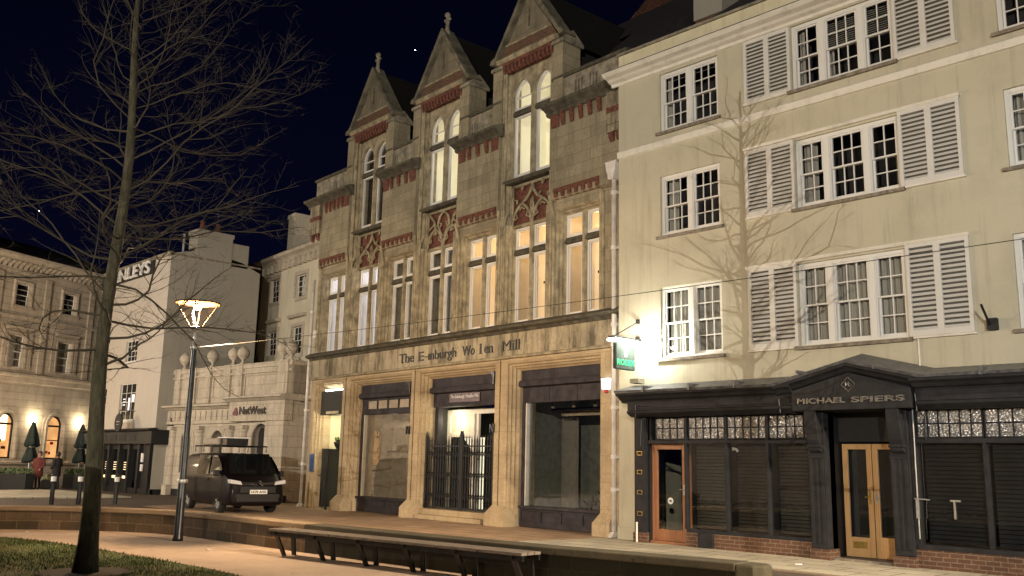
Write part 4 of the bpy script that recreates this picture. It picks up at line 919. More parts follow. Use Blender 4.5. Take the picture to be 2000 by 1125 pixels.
pipe('drainpipe', (-13.9, 17.2, 0), MA, -.27, -.16, .02, 8.9, .062, (.9 + .2, 1.85, 3.0, 4.9 - .4, 5.0, 6.9, 8.3), 'white drainpipe with hopper head where the stone building meets the cream house', 9.05)
pipe('drainpipe', (-13.9, 17.2, 0), MA, -15.42, -.05, .02, 8.2, .055, (1.5, 3.4, 5.4, 7.0), 'thin white drainpipe at the far left corner of the stone building')
al = empty('alarm_box', (-13.9, 17.2, 0), MA); tag(al, 'glowing white and red alarm box beside the shop window near the drainpipe', 'alarm box')
mb = MB(); mb.prism([(-.74, 3.72), (-.50, 3.72), (-.53, 3.45), (-.71, 3.45)], -.12, -.02); mb.build('case', 'alarm_lit', al, bevel=.01); mb = MB(); mb.lathe(-.62, -.07, [(0, 3.36), (.045, 3.38), (.055, 3.45)], 10); mb.build('strobe', 'alarm_red', al)
al = empty('security_lamp', (-13.9, 17.2, 0), MA); tag(al, 'small pale bell box on the left corner of the stone building', 'alarm box')
mb = MB(); mb.box(-15.2, -15.0, -.10, -.01, 5.98, 6.28); mb.build('case', 'white_trim', al, bevel=.02)

# =================================================================== CREAM HOUSE WITH SALON
CY = 16.87
ch = empty('cream_house', (-9.0, CY, 0)); tag(ch, 'cream rendered three storey house with white shutters above a dark salon shopfront', 'building')
CO = (-9.0, CY, 0)
def C_(mb, name, mat, parent=None, **k): return mb.build(name, mat, parent or ch, CO, **k)
XL, XR = -13.88, 3.2
WA = [(-12.62, -11.0, 9.43, 10.88), (-12.63, -11.0, 6.9, 8.33), (-12.65, -11.01, 4.06, 5.68)]
WB = [(-9.17, -7.0, 9.49, 10.93), (-9.17, -7.0, 6.92, 8.37), (-9.21, -7.02, 4.07, 5.74)]
WR = [(-5.12, -3.48, 9.43, 10.88), (-5.12, -3.48, 6.9, 8.33), (-5.16, -3.5, 4.06, 5.70)]
WS = [(-1.6, .6, 9.49, 10.93), (-1.6, .6, 6.92, 8.37), (-1.6, .6, 4.07, 5.74)]
rev = .14
mb = MB(); mb.wall(XL, XR, 3.2, 11.45, CY, WA + WB + WR + WS, rev); mb.quad((XL, CY, 0), (XL, CY, 11.45), (XL, CY + 9, 11.45), (XL, CY + 9, 0)); mb.quad((XR, CY, 0), (XR, CY + 9, 0), (XR, CY + 9, 11.45), (XR, CY, 11.45))
mb.wall(XL, -13.18, 0, 3.2, CY); mb.quad((XL, CY + 9, 0), (XR, CY + 9, 0), (XR, CY + 9, 11.45), (XL, CY + 9, 11.45)); C_(mb, 'wall', 'cream_stucco')
mb = MB(); mb.box(XL - .02, -13.2, CY - .03, CY + .1, 0, .27); mb.prism_x([(CY + .1, .27), (CY - .03, .27), (CY, .30), (CY + .1, .30)], XL - .02, -13.2); C_(mb, 'plinth', 'cream_stucco')
mb = MB(); mb.prism_x([(CY, 9.05), (CY - .05, 9.06), (CY - .06, 9.20), (CY - .03, 9.23), (CY, 9.235)], XL - .01, XR); C_(mb, 'string_course', 'white_trim')
mb = MB(); mb.prism_x([(CY, 10.955), (CY - .03, 10.96), (CY - .05, 11.02), (CY - .16, 11.05), (CY - .22, 11.09), (CY - .36, 11.12), (CY - .42, 11.17), (CY - .42, 11.21), (CY - .02, 11.24), (CY, 11.24)], XL - .20, XR); C_(mb, 'cornice', 'white_trim')
mb = MB(); mb.prism_x([(CY - .03, 11.236), (CY - .43, 11.212), (CY - .43, 11.225), (CY - .03, 11.26)], XL - .2, XR); C_(mb, 'cornice_flashing', 'lead')
mb = MB(); mb.box(XL, XR, CY + .0, CY + .3, 11.45, 11.74); mb.box(XL, XR, CY - .0 - .012, CY + .3, 11.24, 11.45); C_(mb, 'parapet', 'cream_light')
mb = MB(); mb.box(XL - .04, XR, CY - .05, CY + .34, 11.74, 11.81)
C_(mb, 'parapet_coping', 'weathered_stone', bevel=.01)

def sash(mb, a, b, z0, z1, cols, y, ajar=0):
    """two hung sashes of thin bars; upper one in front"""
    zm = (z0 + z1) / 2
    for (p0, p1, yy, tb) in ((zm - .02, z1, y, .035), (z0, zm + .02, y + .045, .035)):
        mb.box(a, a + tb, yy, yy + .04, p0, p1); mb.box(b - tb, b, yy, yy + .04, p0, p1)
        lo = .035 if p0 > z0 + .1 else .07
        mb.box(a + tb, b - tb, yy, yy + .04, p0, p0 + lo); mb.box(a + tb, b - tb, yy, yy + .04, p1 - .035, p1)
        for k in range(1, cols): x = a + tb + (b - a - 2 * tb) * k / cols; mb.box(x - .011, x + .011, yy + .006, yy + .032, p0 + lo, p1 - .035)
        zc = (p0 + lo + p1 - .035) / 2; mb.box(a + tb, b - tb, yy + .004, yy + .034, zc - .011, zc + .011)
def wavy(mb, a, b, z0, z1, y, amp=.03, per=.13):
    n = max(4, int((b - a) / .018))
    for k in range(n):
        xa = a + (b - a) * k / n; xb = a + (b - a) * (k + 1) / n; ya = y + amp * math.sin(xa / per * 6.28) + amp * .5 * math.sin(xa / per * 2.1); yb = y + amp * math.sin(xb / per * 6.28) + amp * .5 * math.sin(xb / per * 2.1)
        mb.quad((xa, ya, z0), (xb, yb, z0), (xb, yb, z1), (xa, ya, z1))
def window(op, lights, curt, sill=True, label=None):
    """lights: list of (frac widths, cols); mullions .20"""
    x0, x1, z0, z1 = op; y = CY + .06
    fr = .075; mu = .17; tot = (x1 - x0 - 2 * fr - mu * (len(lights) - 1)); sw = sum(l[0] for l in lights)
    mb = MB(); mb.box(x0, x0 + fr, y, y + .12, z0, z1); mb.box(x1 - fr, x1, y, y + .12, z0, z1); mb.box(x0 + fr, x1 - fr, y, y + .12, z1 - .075, z1); mb.box(x0 + fr, x1 - fr, y - .01, y + .14, z0, z0 + .04)
    x = x0 + fr; spans = []
    for i, (f, cols) in enumerate(lights):
        w_ = tot * f / sw; spans.append((x, x + w_, cols)); x += w_
        if i < len(lights) - 1: mb.box(x, x + mu, y - .005, y + .12, z0 + .04, z1 - .075); mb.box(x + .03, x + mu - .03, y - .022, y - .005, z0 + .04, z1 - .075); x += mu
    for a, b, cols in spans: sash(mb, a, b, z0 + .04, z1 - .075, cols, y + .025)
    wd = C_(mb, 'window', 'sash_paint')
    if label: wd['label'] = label
    mb = MB()
    for a, b, cols in spans:
        zm = (z0 + z1) / 2; mb.quad((a + .02, y + .045, zm), (b - .02, y + .045, zm), (b - .02, y + .045, z1 - .09), (a + .02, y + .045, z1 - .09)); mb.quad((a + .02, y + .092, z0 + .08), (b - .02, y + .092, z0 + .08), (b - .02, y + .092, zm), (a + .02, y + .092, zm))
    C_(mb, 'glass', 'glass', wd)
    mb = MB(); mb.box(x0 - .2, x1 + .2, CY + .9, CY + .95, z0 - .3, z1 + .3); mb.box(x0 - .25, x0 - .2, CY + .2, CY + .95, z0 - .3, z1 + .3); mb.box(x1 + .2, x1 + .25, CY + .2, CY + .95, z0 - .3, z1 + .3); C_(mb, 'dark_room', 'interior_dark')
    for (f0, f1, g0, g1, kind) in curt:
        mb = MB(); a = x0 + fr + (x1 - x0 - 2 * fr) * f0; b = x0 + fr + (x1 - x0 - 2 * fr) * f1; c = z0 + (z1 - z0) * g0; d = z0 + (z1 - z0) * g1
        if kind == 'c': wavy(mb, a, b, c, d, CY + .26); C_(mb, 'curtain', 'curtain', wd)
        else:
            n = int((d - c) / .045)
            for k in range(n): zz = c + (d - c) * k / n; mb.quad((a, CY + .24, zz), (b, CY + .24, zz), (b, CY + .27, zz + .032), (a, CY + .27, zz + .032))
            C_(mb, 'blind', 'curtain', wd)
    if sill:
        mb = MB(); mb.prism_x([(CY + .1, z0 - .075), (CY - .07, z0 - .085), (CY - .075, z0 - .02), (CY + .1, z0 + .004)], x0 - .09, x1 + .07); C_(mb, 'sill', 'granite', wd)
two = [(1, 3), (1, 3)]; three = [(1.02, 2), (1.35, 3), (1.02, 2)]
window(WA[0], two, [(.0, .08, 0, 1, 'c'), (.0, 1, .90, 1, 'b')]); window(WA[1], two, [(0, .16, 0, 1, 'c')]); window(WA[2], two, [(.0, 1, 0, 1, 'c')], label='lower left window with pale net curtains')
window(WB[0], three, [(.0, .06, 0, 1, 'c'), (.30, 1, .52, 1, 'b'), (.30, .38, 0, .5, 'c')]); window(WB[1], three, [(0, .14, 0, 1, 'c'), (.95, 1, 0, 1, 'c')]); window(WB[2], three, [(0, 1, 0, 1, 'c')], label='wide lower window with pale net curtains')
window(WR[0], two, []); window(WR[1], two, [(0, 1, 0, 1, 'c')]); window(WR[2], two, [(0, 1, 0, 1, 'c')])
for q in WS: window(q, three, [(0, .2, 0, 1, 'c')])
def shutter(a, b, z0, z1):
    y = CY - .055; mb = MB(); st = .07; mu = .12; xm = (a + b) / 2
    mb.box(a, a + st, y, CY + .0, z0, z1); mb.box(b - st, b, y, CY, z0, z1); mb.box(xm - mu / 2, xm + mu / 2, y, CY, z0, z1)
    for p, q in ((a + st, xm - mu / 2), (xm + mu / 2, b - st)): mb.box(p, q, y, CY, z0, z0 + .11); mb.box(p, q, y, CY, z1 - .09, z1)
    sh = C_(mb, 'shutter', 'white_paint', bevel=.004)
    mb = MB(); n = int((z1 - z0 - .2) / .086)
    for p, q in ((a + st, xm - mu / 2), (xm + mu / 2, b - st)):
        for k in range(n):
            z = z0 + .11 + (z1 - z0 - .2) * k / n
            mb.prism_x([(y - .004, z + .004), (y + .006, z - .004), (y + .046, z + .046), (y + .036, z + .054)], p, q)
    C_(mb, 'louvres', 'white_paint', sh)
    mb = MB(); mb.quad((a + st, CY - .003, z0 + .1), (b - st, CY - .003, z0 + .1), (b - st, CY - .003, z1 - .08), (a + st, CY - .003, z1 - .08)); C_(mb, 'backing', 'gap_shade', sh)  # dark sheet puts the shade of the louvre gaps into colour
for (a, b, z0, z1), L_, Rr in ((WB[0], (-10.30, -9.18, 9.43, 10.93), (-6.98, -5.84, 9.47, 10.95)), (WB[1], (-10.33, -9.18, 6.90, 8.40), (-7.0, -5.86, 6.90, 8.41)), (WB[2], (-10.34, -9.22, 4.06, 5.79), (-7.0, -5.87, 4.06, 5.80))):
    shutter(*L_); shutter(*Rr)
    if z0 < 9:
        mb = MB(); mb.prism_x([(CY, z1 + .035), (CY - .07, z1 + .04), (CY - .095, z1 + .075), (CY - .09, z1 + .10), (CY, z1 + .115)], L_[0] - .03, Rr[1] + .03); C_(mb, 'window_hood', 'white_trim')
    mb = MB(); mb.prism_x([(CY, z0 - .055), (CY - .07, z0 - .05), (CY - .075, z0 - .015), (CY, z0 - .01)], L_[0] - .02, a - .1); mb.prism_x([(CY, z0 - .055), (CY - .07, z0 - .05), (CY - .075, z0 - .015), (CY, z0 - .01)], b + .09, Rr[1] + .04); each(mb, 'ledge', 'white_trim', ch, CO)
mb = MB(); mb.tube([(-6.86, CY - .03, 3.5), (-6.86, CY - .03, 4.0), (-6.90, CY - .04, 4.05)], .016, 8); C_(mb, 'cable_conduit', 'white_trim')
# roof and chimney
mb = MB(); a = (-13.6, 18.0, 11.6); mb.poly([(-13.8, 17.2, 11.5), (3.2, 17.2, 11.5), (3.2, 21.3, 15.2), (-11.0, 21.3, 15.2)]); mb.poly([(-13.8, 17.2, 11.5), (-11, 21.3, 15.2), (-13.8, 25.5, 11.5)]); mb.poly([(-13.8, 25.5, 11.5), (-11, 21.3, 15.2), (3.2, 21.3, 15.2), (3.2, 25.5, 11.5)]); C_(mb, 'roof', 'slate')
chs = empty('chimney_stack', (-13.2, 20.3, 12)); mb = MB(); mb.box(-13.65, -12.8, 19.9, 20.7, 12.0, 13.75); mb.build('shaft', 'red_brick', chs, (-13.2, 20.3, 12)); mb = MB(); mb.box(-13.68, -12.77, 19.87, 20.73, 13.75, 15.4); mb.build('top', 'grey_render', chs, (-13.2, 20.3, 12))
tag(chs, 'brick and render chimney stack rising behind the parapet of the cream house', 'chimney')
# tiled hip of the stone building's neighbour behind (large dark tiled roof)
hp = empty('tiled_roof_house', (-17, 24, 0)); HO = (-17, 24, 0); tag(hp, 'dark house behind with steep red tiled roof seen above the cream parapet', 'building')
mb = MB(); mb.poly([(-19.2, 21.7, 14.6), (-13.4, 21.7, 14.6), (-13.4, 24.4, 19.8), (-16.2, 24.4, 19.8)]); mb.poly([(-19.2, 21.7, 14.6), (-16.2, 24.4, 19.8), (-19.2, 27, 14.6)]); mb.poly([(-13.4, 21.7, 14.6), (-13.4, 27, 14.6), (-13.4, 24.4, 19.8)]); mb.poly([(-19.2, 27, 14.6), (-16.2, 24.4, 19.8), (-13.4, 24.4, 19.8), (-13.4, 27, 14.6)]); mb.build('roof', 'roof_tiles', hp, HO)
mb = MB(); mb.box(-19.1, -13.5, 21.8, 26.9, 11.5, 14.6); mb.build('wall', 'red_brick', hp, HO)
mb = MB(); mb.tube([(-13.35, 21.7, 14.65), (-13.35, 24.4, 19.85)], .09, 6); mb.build('verge', 'weathered_stone', hp, HO)

# ---- salon shopfront
SY = 16.58
# lead roof
mb = MB(); ap = (-7.95,)
def leadroof(x0, z0b, z0f, x1, z1b, z1f): mb.poly([(x0, CY + .02, z0b), (x0, 16.12, z0f), (x1, 16.12, z1f), (x1, CY + .02, z1b)]); mb.poly([(x0, 16.12, z0f), (x0, 16.14, z0f - .05), (x1, 16.14, z1f - .05), (x1, 16.12, z1f)])
leadroof(-13.42, 3.48, 3.30, -9.45, 3.48, 3.27); leadroof(-9.45, 3.48, 3.27, -7.95, 3.83, 3.64); leadroof(-7.95, 3.83, 3.64, -6.62, 3.48, 3.30); leadroof(-6.62, 3.48, 3.30, XR, 3.48, 3.30)
C_(mb, 'lead_roof', 'lead')
mb = MB()
for x in (-12.6, -11.4, -10.3, -8.9, -7.4, -5.6, -4.4): mb.box(x - .02, x + .02, 16.11, 16.5, 3.24 + (.2 if -9 < x < -7 else 0), 3.38 + (.12 if -9 < x < -7 else 0))
each(mb, 'lead_roll', 'lead', ch, CO)
mb = MB()   # cornice mouldings
def corn(pts): return pts
pr_ = lambda z: [(CY, z - .05), (16.15, z - .055), (16.16, z - .10), (16.24, z - .14), (16.30, z - .20), (16.36, z - .22), (16.38, z - .26), (CY, z - .26)]
mb.prism_x(pr_(3.30), -13.40, -9.12); mb.prism_x(pr_(3.30), -6.80, XR)
for s0, s1, za, zb in ((-9.45, -7.95, 3.27, 3.64), (-7.95, -6.62, 3.64, 3.30)):
    A__ = pr_(za); B__ = pr_(zb); i = len(mb.v); n = len(A__); mb.v += [(s0, y, z) for y, z in A__] + [(s1, y, z) for y, z in B__]
    mb.f.append(tuple(i + k for k in range(n))); mb.f.append(tuple(i + n + k for k in reversed(range(n))))
    for k in range(n): mb.f.append((i + k, i + n + k, i + n + (k + 1) % n, i + (k + 1) % n))
C_(mb, 'shop_cornice', 'dark_paint')
mb = MB(); 
for x0, x1 in ((-13.22, -9.12), (-6.79, XR)): mb.box(x0, x1, 16.36, 16.9, 2.86, 3.05); mb.prism_x([(16.42, 2.86), (16.30, 2.85), (16.31, 2.80), (16.42, 2.74), (16.48, 2.72), (16.9, 2.72), (16.9, 2.86)], x0 + .02, x1)
mb.box(-13.0, -9.2, 16.345, 16.36, 2.90, 3.02); C_(mb, 'fascia', 'dark_paint', bevel=.006)
mb = MB(); mb.prism([(-9.10, 2.74), (-6.82, 2.74), (-6.82, 3.10), (-7.95, 3.42), (-9.10, 3.12)], 16.26, 16.9); sb = C_(mb, 'sign_board', 'dark_paint', bevel=.008)
sb['label'] = 'pedimented dark sign board with grey capitals under a diamond emblem'
for wd_, x0, x1 in (('MICHAEL', -8.98, -8.02), ('SPIERS', -7.90, -6.92)):
    t = text('lettering', wd_, .14, 'letter_metal', sb, (x0 + 9.0, 16.25 - CY, 2.865), width=x1 - x0, height=.105, ext=.012, bold=.004)
mb = MB()
for a, b in zip(((-7.95, 3.33), (-7.815, 3.20), (-7.95, 3.07), (-8.085, 3.20)), ((-7.815, 3.20), (-7.95, 3.07), (-8.085, 3.20), (-7.95, 3.33))): mb.tube([(a[0], 16.25, a[1]), (b[0], 16.25, b[1])], .008, 5)
for a, b in (((-8.0, 3.17), (-8.0, 3.24)), ((-8.0, 3.24), (-7.97, 3.19)), ((-7.97, 3.19), (-7.94, 3.24)), ((-7.94, 3.24), (-7.94, 3.17)), ((-7.92, 3.21), (-7.88, 3.19)), ((-7.88, 3.19), (-7.93, 3.15))): mb.tube([(a[0], 16.25, a[1]), (b[0], 16.25, b[1])], .007, 5)
C_(mb, 'emblem', 'letter_metal', sb)
# left pier with brackets
mb = MB(); mb.box(-13.20, -12.88, SY, 16.9, .22, 2.74); mb.box(-13.17, -12.91, SY - .02, SY, 2.0, 2.68); C_(mb, 'corner_pilaster', 'dark_paint', bevel=.006)
mb = MB(); mb.box(-13.22, -12.86, SY - .03, 16.9, 0, .22); C_(mb, 'pilaster_base', 'red_brick')
mb = MB()
for z in (1.93, 1.52, 1.08, .62): mb.box(-13.12, -12.98, SY - .012, SY, z - .045, z - .035); mb.box(-13.12, -12.98, SY - .012, SY, z + .035, z + .045); mb.box(-13.12, -13.11, SY - .012, SY, z - .035, z + .035); mb.box(-12.99, -12.98, SY - .012, SY, z - .035, z + .035)
each(mb, 'brass_plate', 'brass', ch, CO, 4)
mb = MB(); mb.tube([(-13.10, SY - .05, .0), (-13.10, SY - .05, .44)], .022, 8); C_(mb, 'white_conduit', 'white_trim')
# wooden entrance door at left
def gdoor(x0, x1, z0, z1, y, mat, kick, leafname, letter=False, handle_side=1):
    mb = MB(); st = .10; mb.box(x0, x0 + st, y, y + .05, z0, z1); mb.box(x1 - st, x1, y, y + .05, z0, z1); mb.box(x0 + st, x1 - st, y, y + .05, z1 - .10, z1); mb.box(x0 + st, x1 - st, y, y + .05, z0, z0 + kick)
    d = C_(mb, leafname, mat, bevel=.005)
    mb = MB(); mb.quad((x0 + st - .01, y + .03, z0 + kick), (x1 - st + .01, y + .03, z0 + kick), (x1 - st + .01, y + .03, z1 - .10), (x0 + st - .01, y + .03, z1 - .10)); C_(mb, 'glass', 'shop_glass', d)
    mb = MB(); hx = x1 - st / 2 if handle_side > 0 else x0 + st / 2; mb.box(hx - .018, hx + .018, y - .008, y, .98 + z0, 1.2 + z0); mb.tube([(hx, y - .01, 1.10 + z0), (hx, y - .045, 1.10 + z0), (hx - .09 * handle_side, y - .045, 1.10 + z0)], .010, 6); C_(mb, 'handle', 'brass' if letter else 'galvanised', d)
    if letter: mb = MB(); mb.box(x0 + .15, x1 - .15, y - .01, y, z0 + .16, z0 + .28); C_(mb, 'letter_plate', 'brass', d)
    return d
d1 = gdoor(-12.80, -11.94, .07, 2.12, 16.76, 'red_wood', .24, 'side_door'); d1['label'] = 'single red-brown glazed door with round white arrow sticker'
mb = MB(); mb.box(-12.86, -12.80, 16.74, 16.86, .03, 2.16); mb.box(-11.94, -11.86, 16.72, 16.86, .03, 2.16); mb.box(-12.8, -11.94, 16.74, 16.84, 2.12, 2.18); mb.box(-12.84, -11.88, 16.66, 16.86, .012, .065); C_(mb, 'door_frame', 'red_wood', bevel=.005)
mb = MB()
n = 20; cx, cz, r0_, r1_ = -12.37, .92, .0, .072; mb.poly([(cx + r1_ * math.cos(6.283 * k / n), 16.782, cz + r1_ * math.sin(6.283 * k / n)) for k in range(n)]); C_(mb, 'sticker', 'letter_white', d1)
mb = MB(); mb.poly([(x, 16.779, z) for x, z in ((cx - .04, cz - .013), (cx + .002, cz - .013), (cx + .002, cz - .036), (cx + .045, cz), (cx + .002, cz + .036), (cx + .002, cz + .013), (cx - .04, cz + .013))]); C_(mb, 'arrow', 'letter_black', d1)
# transom lights
def transom(x0, x1, cols, z0=2.24, z1=2.70, y=16.70):
    mb = MB(); mb.quad((x0, y + .02, z0), (x1, y + .02, z0), (x1, y + .02, z1), (x0, y + .02, z1)); g = C_(mb, 'transom_light', 'leaded_glass')
    mb = MB()
    for k in range(cols + 1): x = x0 + (x1 - x0) * k / cols; mb.box(x - .011, x + .011, y, y + .03, z0, z1)
    for z in (z0, (z0 + z1) / 2, z1): mb.box(x0, x1, y - .002, y + .03, z - .012, z + .012)
    C_(mb, 'glazing_bars', 'dark_paint', g)
transom(-12.70, -11.93, 4); transom(-11.82, -10.90, 5); transom(-10.85, -9.93, 5); transom(-9.88, -8.93, 5)
mb = MB()
for x in (-12.84, -11.875, -10.875, -9.905): mb.box(x - .035, x + .035, 16.66, 16.80, 2.2, 2.74)
mb.box(-12.9, -8.92, 16.62, 16.82, 2.14, 2.215)
for x in (-11.86, -10.85, -9.89): mb.box(x - .03, x + .03, 16.63, 16.74, .36, 2.14)
mb.box(-11.83, -8.95, 16.60, 16.80, .30, .37); C_(mb, 'shop_frame', 'dark_paint', bevel=.004)
mb = MB(); mb.box(-12.9, -12.83, 16.66, 17.2, .02, 2.74); C_(mb, 'door_reveal', 'black_paint')
for a, b in ((-11.83, -10.88), (-10.82, -9.92), (-9.86, -8.93)):
    mb = MB(); mb.quad((a, 16.70, .37), (b, 16.70, .37), (b, 16.70, 2.14), (a, 16.70, 2.14)); sw_ = C_(mb, 'shop_window', 'shop_glass')
    mb = MB()
    for k in range(24): z = .40 + k * .071; mb.quad((a + .10, 16.84, z), (b - .03, 16.84, z), (b - .03, 16.87, z + .058), (a + .10, 16.87, z + .058))
    C_(mb, 'blind', 'blind_slat', sw_)
mb = MB(); mb.box(-11.83, -8.95, SY, 16.9, 0, .30); mb.box(-8.96, -8.57, 16.47, 16.9, 0, .20); mb.box(-7.38, -6.99, 16.47, 16.9, 0, .19); mb.box(-7.02, XR, SY + .02, 16.9, 0, .33); C_(mb, 'brick_riser', 'red_brick')
mb = MB(); mb.box(-11.50, -11.14, SY - .06, SY, .02, .31); C_(mb, 'vent_box', 'dark_paint', bevel=.01)
for x0, x1 in ((-8.93, -8.60), (-7.35, -7.02)):
    mb = MB(); mb.box(x0, x1, 16.50, 16.9, .20, 2.74); mb.box(x0 + .02, x0 + .085, 16.485, 16.50, .3, 1.86); mb.box(x1 - .085, x1 - .02, 16.485, 16.50, .3, 1.86); mb.box(x0 + .145, x0 + .185, 16.488, 16.50, .3, 1.86); mb.box(x0 - .01, x1 + .01, 16.48, 16.50, 1.86, 1.90); pl_ = C_(mb, 'pilaster', 'dark_paint', bevel=.005)
    mb = MB(); mb.prism_x([(16.5, 1.95), (16.42, 2.0), (16.40, 2.12), (16.36, 2.2), (16.30, 2.5), (16.28, 2.74), (16.5, 2.74)], x0 + .05, x1 - .04); mb.prism_x([(16.5, 2.04), (16.38, 2.06), (16.37, 2.10), (16.5, 2.12)], x0 + .03, x1 - .02); C_(mb, 'console_bracket', 'dark_paint', pl_, bevel=.008)
# recessed double doors
DY = 17.12
mb = MB(); mb.box(-8.60, -7.35, DY - .02, DY + .1, 2.18, 2.74); mb.quad((-8.60, 16.7, 0), (-8.60, DY + .1, 0), (-8.60, DY + .1, 2.74), (-8.60, 16.7, 2.74)); mb.quad((-7.35, 16.7, 0), (-7.35, 16.7, 2.74), (-7.35, DY + .1, 2.74), (-7.35, DY + .1, 0)); mb.quad((-8.6, 16.5, 2.735), (-8.6, DY, 2.735), (-7.35, DY, 2.735), (-7.35, 16.5, 2.735)); C_(mb, 'porch_lining', 'black_paint')
d2 = gdoor(-8.56, -7.99, .06, 2.14, DY, 'oak', .36, 'oak_door', True); d2['label'] = 'left leaf of the oak double doors with brass letter plate'
d3 = gdoor(-7.97, -7.37, .06, 2.14, DY, 'oak', .38, 'oak_door', False, -1); d3['label'] = 'right leaf of the oak double doors with slatted foot'
mb = MB(); mb.box(-7.86, -7.47, DY - .012, DY, .14, .20); mb.box(-7.86, -7.47, DY - .012, DY, .26, .33); C_(mb, 'foot_slats', 'oak', d3)
mb = MB(); mb.box(-8.58, -7.36, 16.62, DY + .1, .012, .05); C_(mb, 'threshold', 'granite')
# right hand window bay
a0 = -6.93
mb = MB(); mb.box(a0 - .09, a0, 16.6, 16.8, .33, 2.74)
k = 0; xs_ = [a0, -5.79, -4.64, -3.49, -2.34, -1.19, -.04, 1.1, 2.25]
for x in xs_[1:]: mb.box(x - .03, x + .03, 16.62, 16.74, .40, 2.14)
mb.box(a0, XR, 16.62, 16.82, 2.14, 2.22); mb.box(a0 - .05, XR, 16.58, 16.82, .33, .41); C_(mb, 'shop_frame', 'dark_paint', bevel=.004)
for a, b in zip(xs_[:-1], xs_[1:]):
    transom(a + .01, b - .03 if b < 2 else b, 5 if a > a0 else 6, 2.24, 2.72)
    mb = MB(); mb.quad((a, 16.70, .41), (b, 16.70, .41), (b, 16.70, 2.14), (a, 16.70, 2.14)); sw_ = C_(mb, 'shop_window', 'shop_glass')
    mb = MB()
    for k in range(23): z = .44 + k * .073; mb.quad((a + .05, 16.85, z), (b - .05, 16.85, z), (b - .05, 16.87, z + .062), (a + .05, 16.87, z + .062))
    C_(mb, 'blind', 'dark_paint', sw_)
mb = MB(); mb.box(-11.8, XR, 17.0 + .25, 17.4, 0, 2.9); mb.box(-13.1, -11.8, 18.2, 18.3, 0, 2.9); C_(mb, 'shop_back', 'black_paint')
mb = MB(); mb.tube([(-6.93, 16.56, .5), (-6.93, 16.56, 2.75)], .012, 6); mb.tube([(-6.98, 16.55, 1.18), (-6.72, 16.55, 1.17)], .012, 6); mb.box(-6.955, -6.905, 16.53, 16.56, .85, 1.17); C_(mb, 'shutter_rod', 'galvanised')
mb = MB(); mb.box(-6.42, -6.26, 16.66, 16.69, 1.15, 1.18); mb.box(-6.37, -6.345, 16.66, 16.69, .86, 1.15); C_(mb, 'window_handle', 'handle_grey')
mb = MB(); mb.tube([(-9.42, 16.34, 2.98), (-9.40, 16.34, 2.72), (-9.37, 16.60, 2.66), (-9.28, 16.62, 2.16)], .014, 6); mb.tube([(-12.96, 16.33, 2.98), (-12.96, 16.33, 2.72), (-12.97, 16.55, 2.66), (-13.0, 16.55, 2.1)], .010, 6); mb.tube([(-12.94, 16.34, 2.95), (-12.62, 16.34, 2.94)], .010, 6); mb.tube([(-6.78, 16.34, 3.0), (-6.76, 16.34, 2.7), (-6.74, 16.6, 2.6), (-6.74, 16.6, 2.2)], .012, 6); each(mb, 'awning_hook', 'dark_metal', ch, CO)
cc = empty('cctv_camera', (-10.8, 16.8, 1.9)); tag(cc, 'small white security camera behind the salon window glass', 'camera'); mb = MB(); mb.box(-10.80, -10.77, 16.8, 16.83, 2.0, 2.07); mb.tube([(-10.78, 16.78, 2.05), (-10.68, 16.76, 2.03), (-10.64, 16.75, 1.99)], [.015, .022, .028], 8); mb.build('body', 'letter_white', cc, (-10.8, 16.8, 1.9))
# hanging sign with strip lights
rs = empty('hanging_sign', (-13.3, CY, 4.1)); RO = (-13.3, CY, 4.1); tag(rs, 'projecting green illuminated sign under a strip light on the cream house', 'sign')
Yb, Yf = CY - .02, CY - 1.0; sx_ = -13.28
mb = MB(); mb.box(sx_ - .05, sx_ + .05, Yf + .1, Yf + .80, 3.78, 4.40); mb.build('panel', 'sign_grey', rs, RO, bevel=.03)
mb = MB(); mb.box(sx_ - .09, sx_ + .09, Yf + .0, Yb, 4.47, 4.52); mb.tube([(sx_, Yf + .1, 4.52), (sx_, Yb, 4.95)], .012, 6); mb.box(sx_ - .05, sx_ + .05, Yb - .05, Yb, 4.40, 4.6); mb.box(sx_ - .03, sx_ + .03, Yb - .06, Yb + .01, 4.9, 5.0); mb.build('bracket', 'dark_metal', rs, RO)
for s_ in (-1, 1):
    mb = MB(); mb.tube([(sx_ + s_ * .11, Yf + .02, 4.44), (sx_ + s_ * .11, Yb - .12, 4.44)], .028, 10); mb.build('tube_light', 'tube', rs, RO)
    o = lamp('sign_light', (0, 0, 0), 22, (1, .98, .86), .04, rs); o.location = (sx_ + s_ * .14 - RO[0], Yf + .45 - RO[1], 4.40 - RO[2])
o = lamp('sign_wall_light', (0, 0, 0), 135, (1, 1, .86), .05, rs); o.location = (sx_ + .55 - RO[0], Yb - .30 - RO[1], 4.36 - RO[2])
text('words', 'ROLEX', .16, 'sign_green', rs, (sx_ + .054 - RO[0], Yf + .14 - RO[1], 3.88 - RO[2]), width=.62, height=.13, ext=.004, rot=(90, 0, 90), bold=.003)
mb = MB(); mb.v += [(sx_ + .056, Yf + y, z) for y, z in ((.36, 4.32), (.40, 4.22), (.42, 4.08), (.48, 4.08), (.50, 4.22), (.54, 4.32), (.49, 4.27), (.45, 4.35), (.41, 4.27))]; mb.f.append((0, 1, 2, 3, 4, 5, 6, 7, 8)); mb.build('emblem', 'sign_white', rs, RO)
mb = MB(); mb.box(-13.32, -13.08, CY - .30, CY - .06, 3.50, 3.60); jb = mb.build('junction_box', 'weathered_stone', rs, RO)
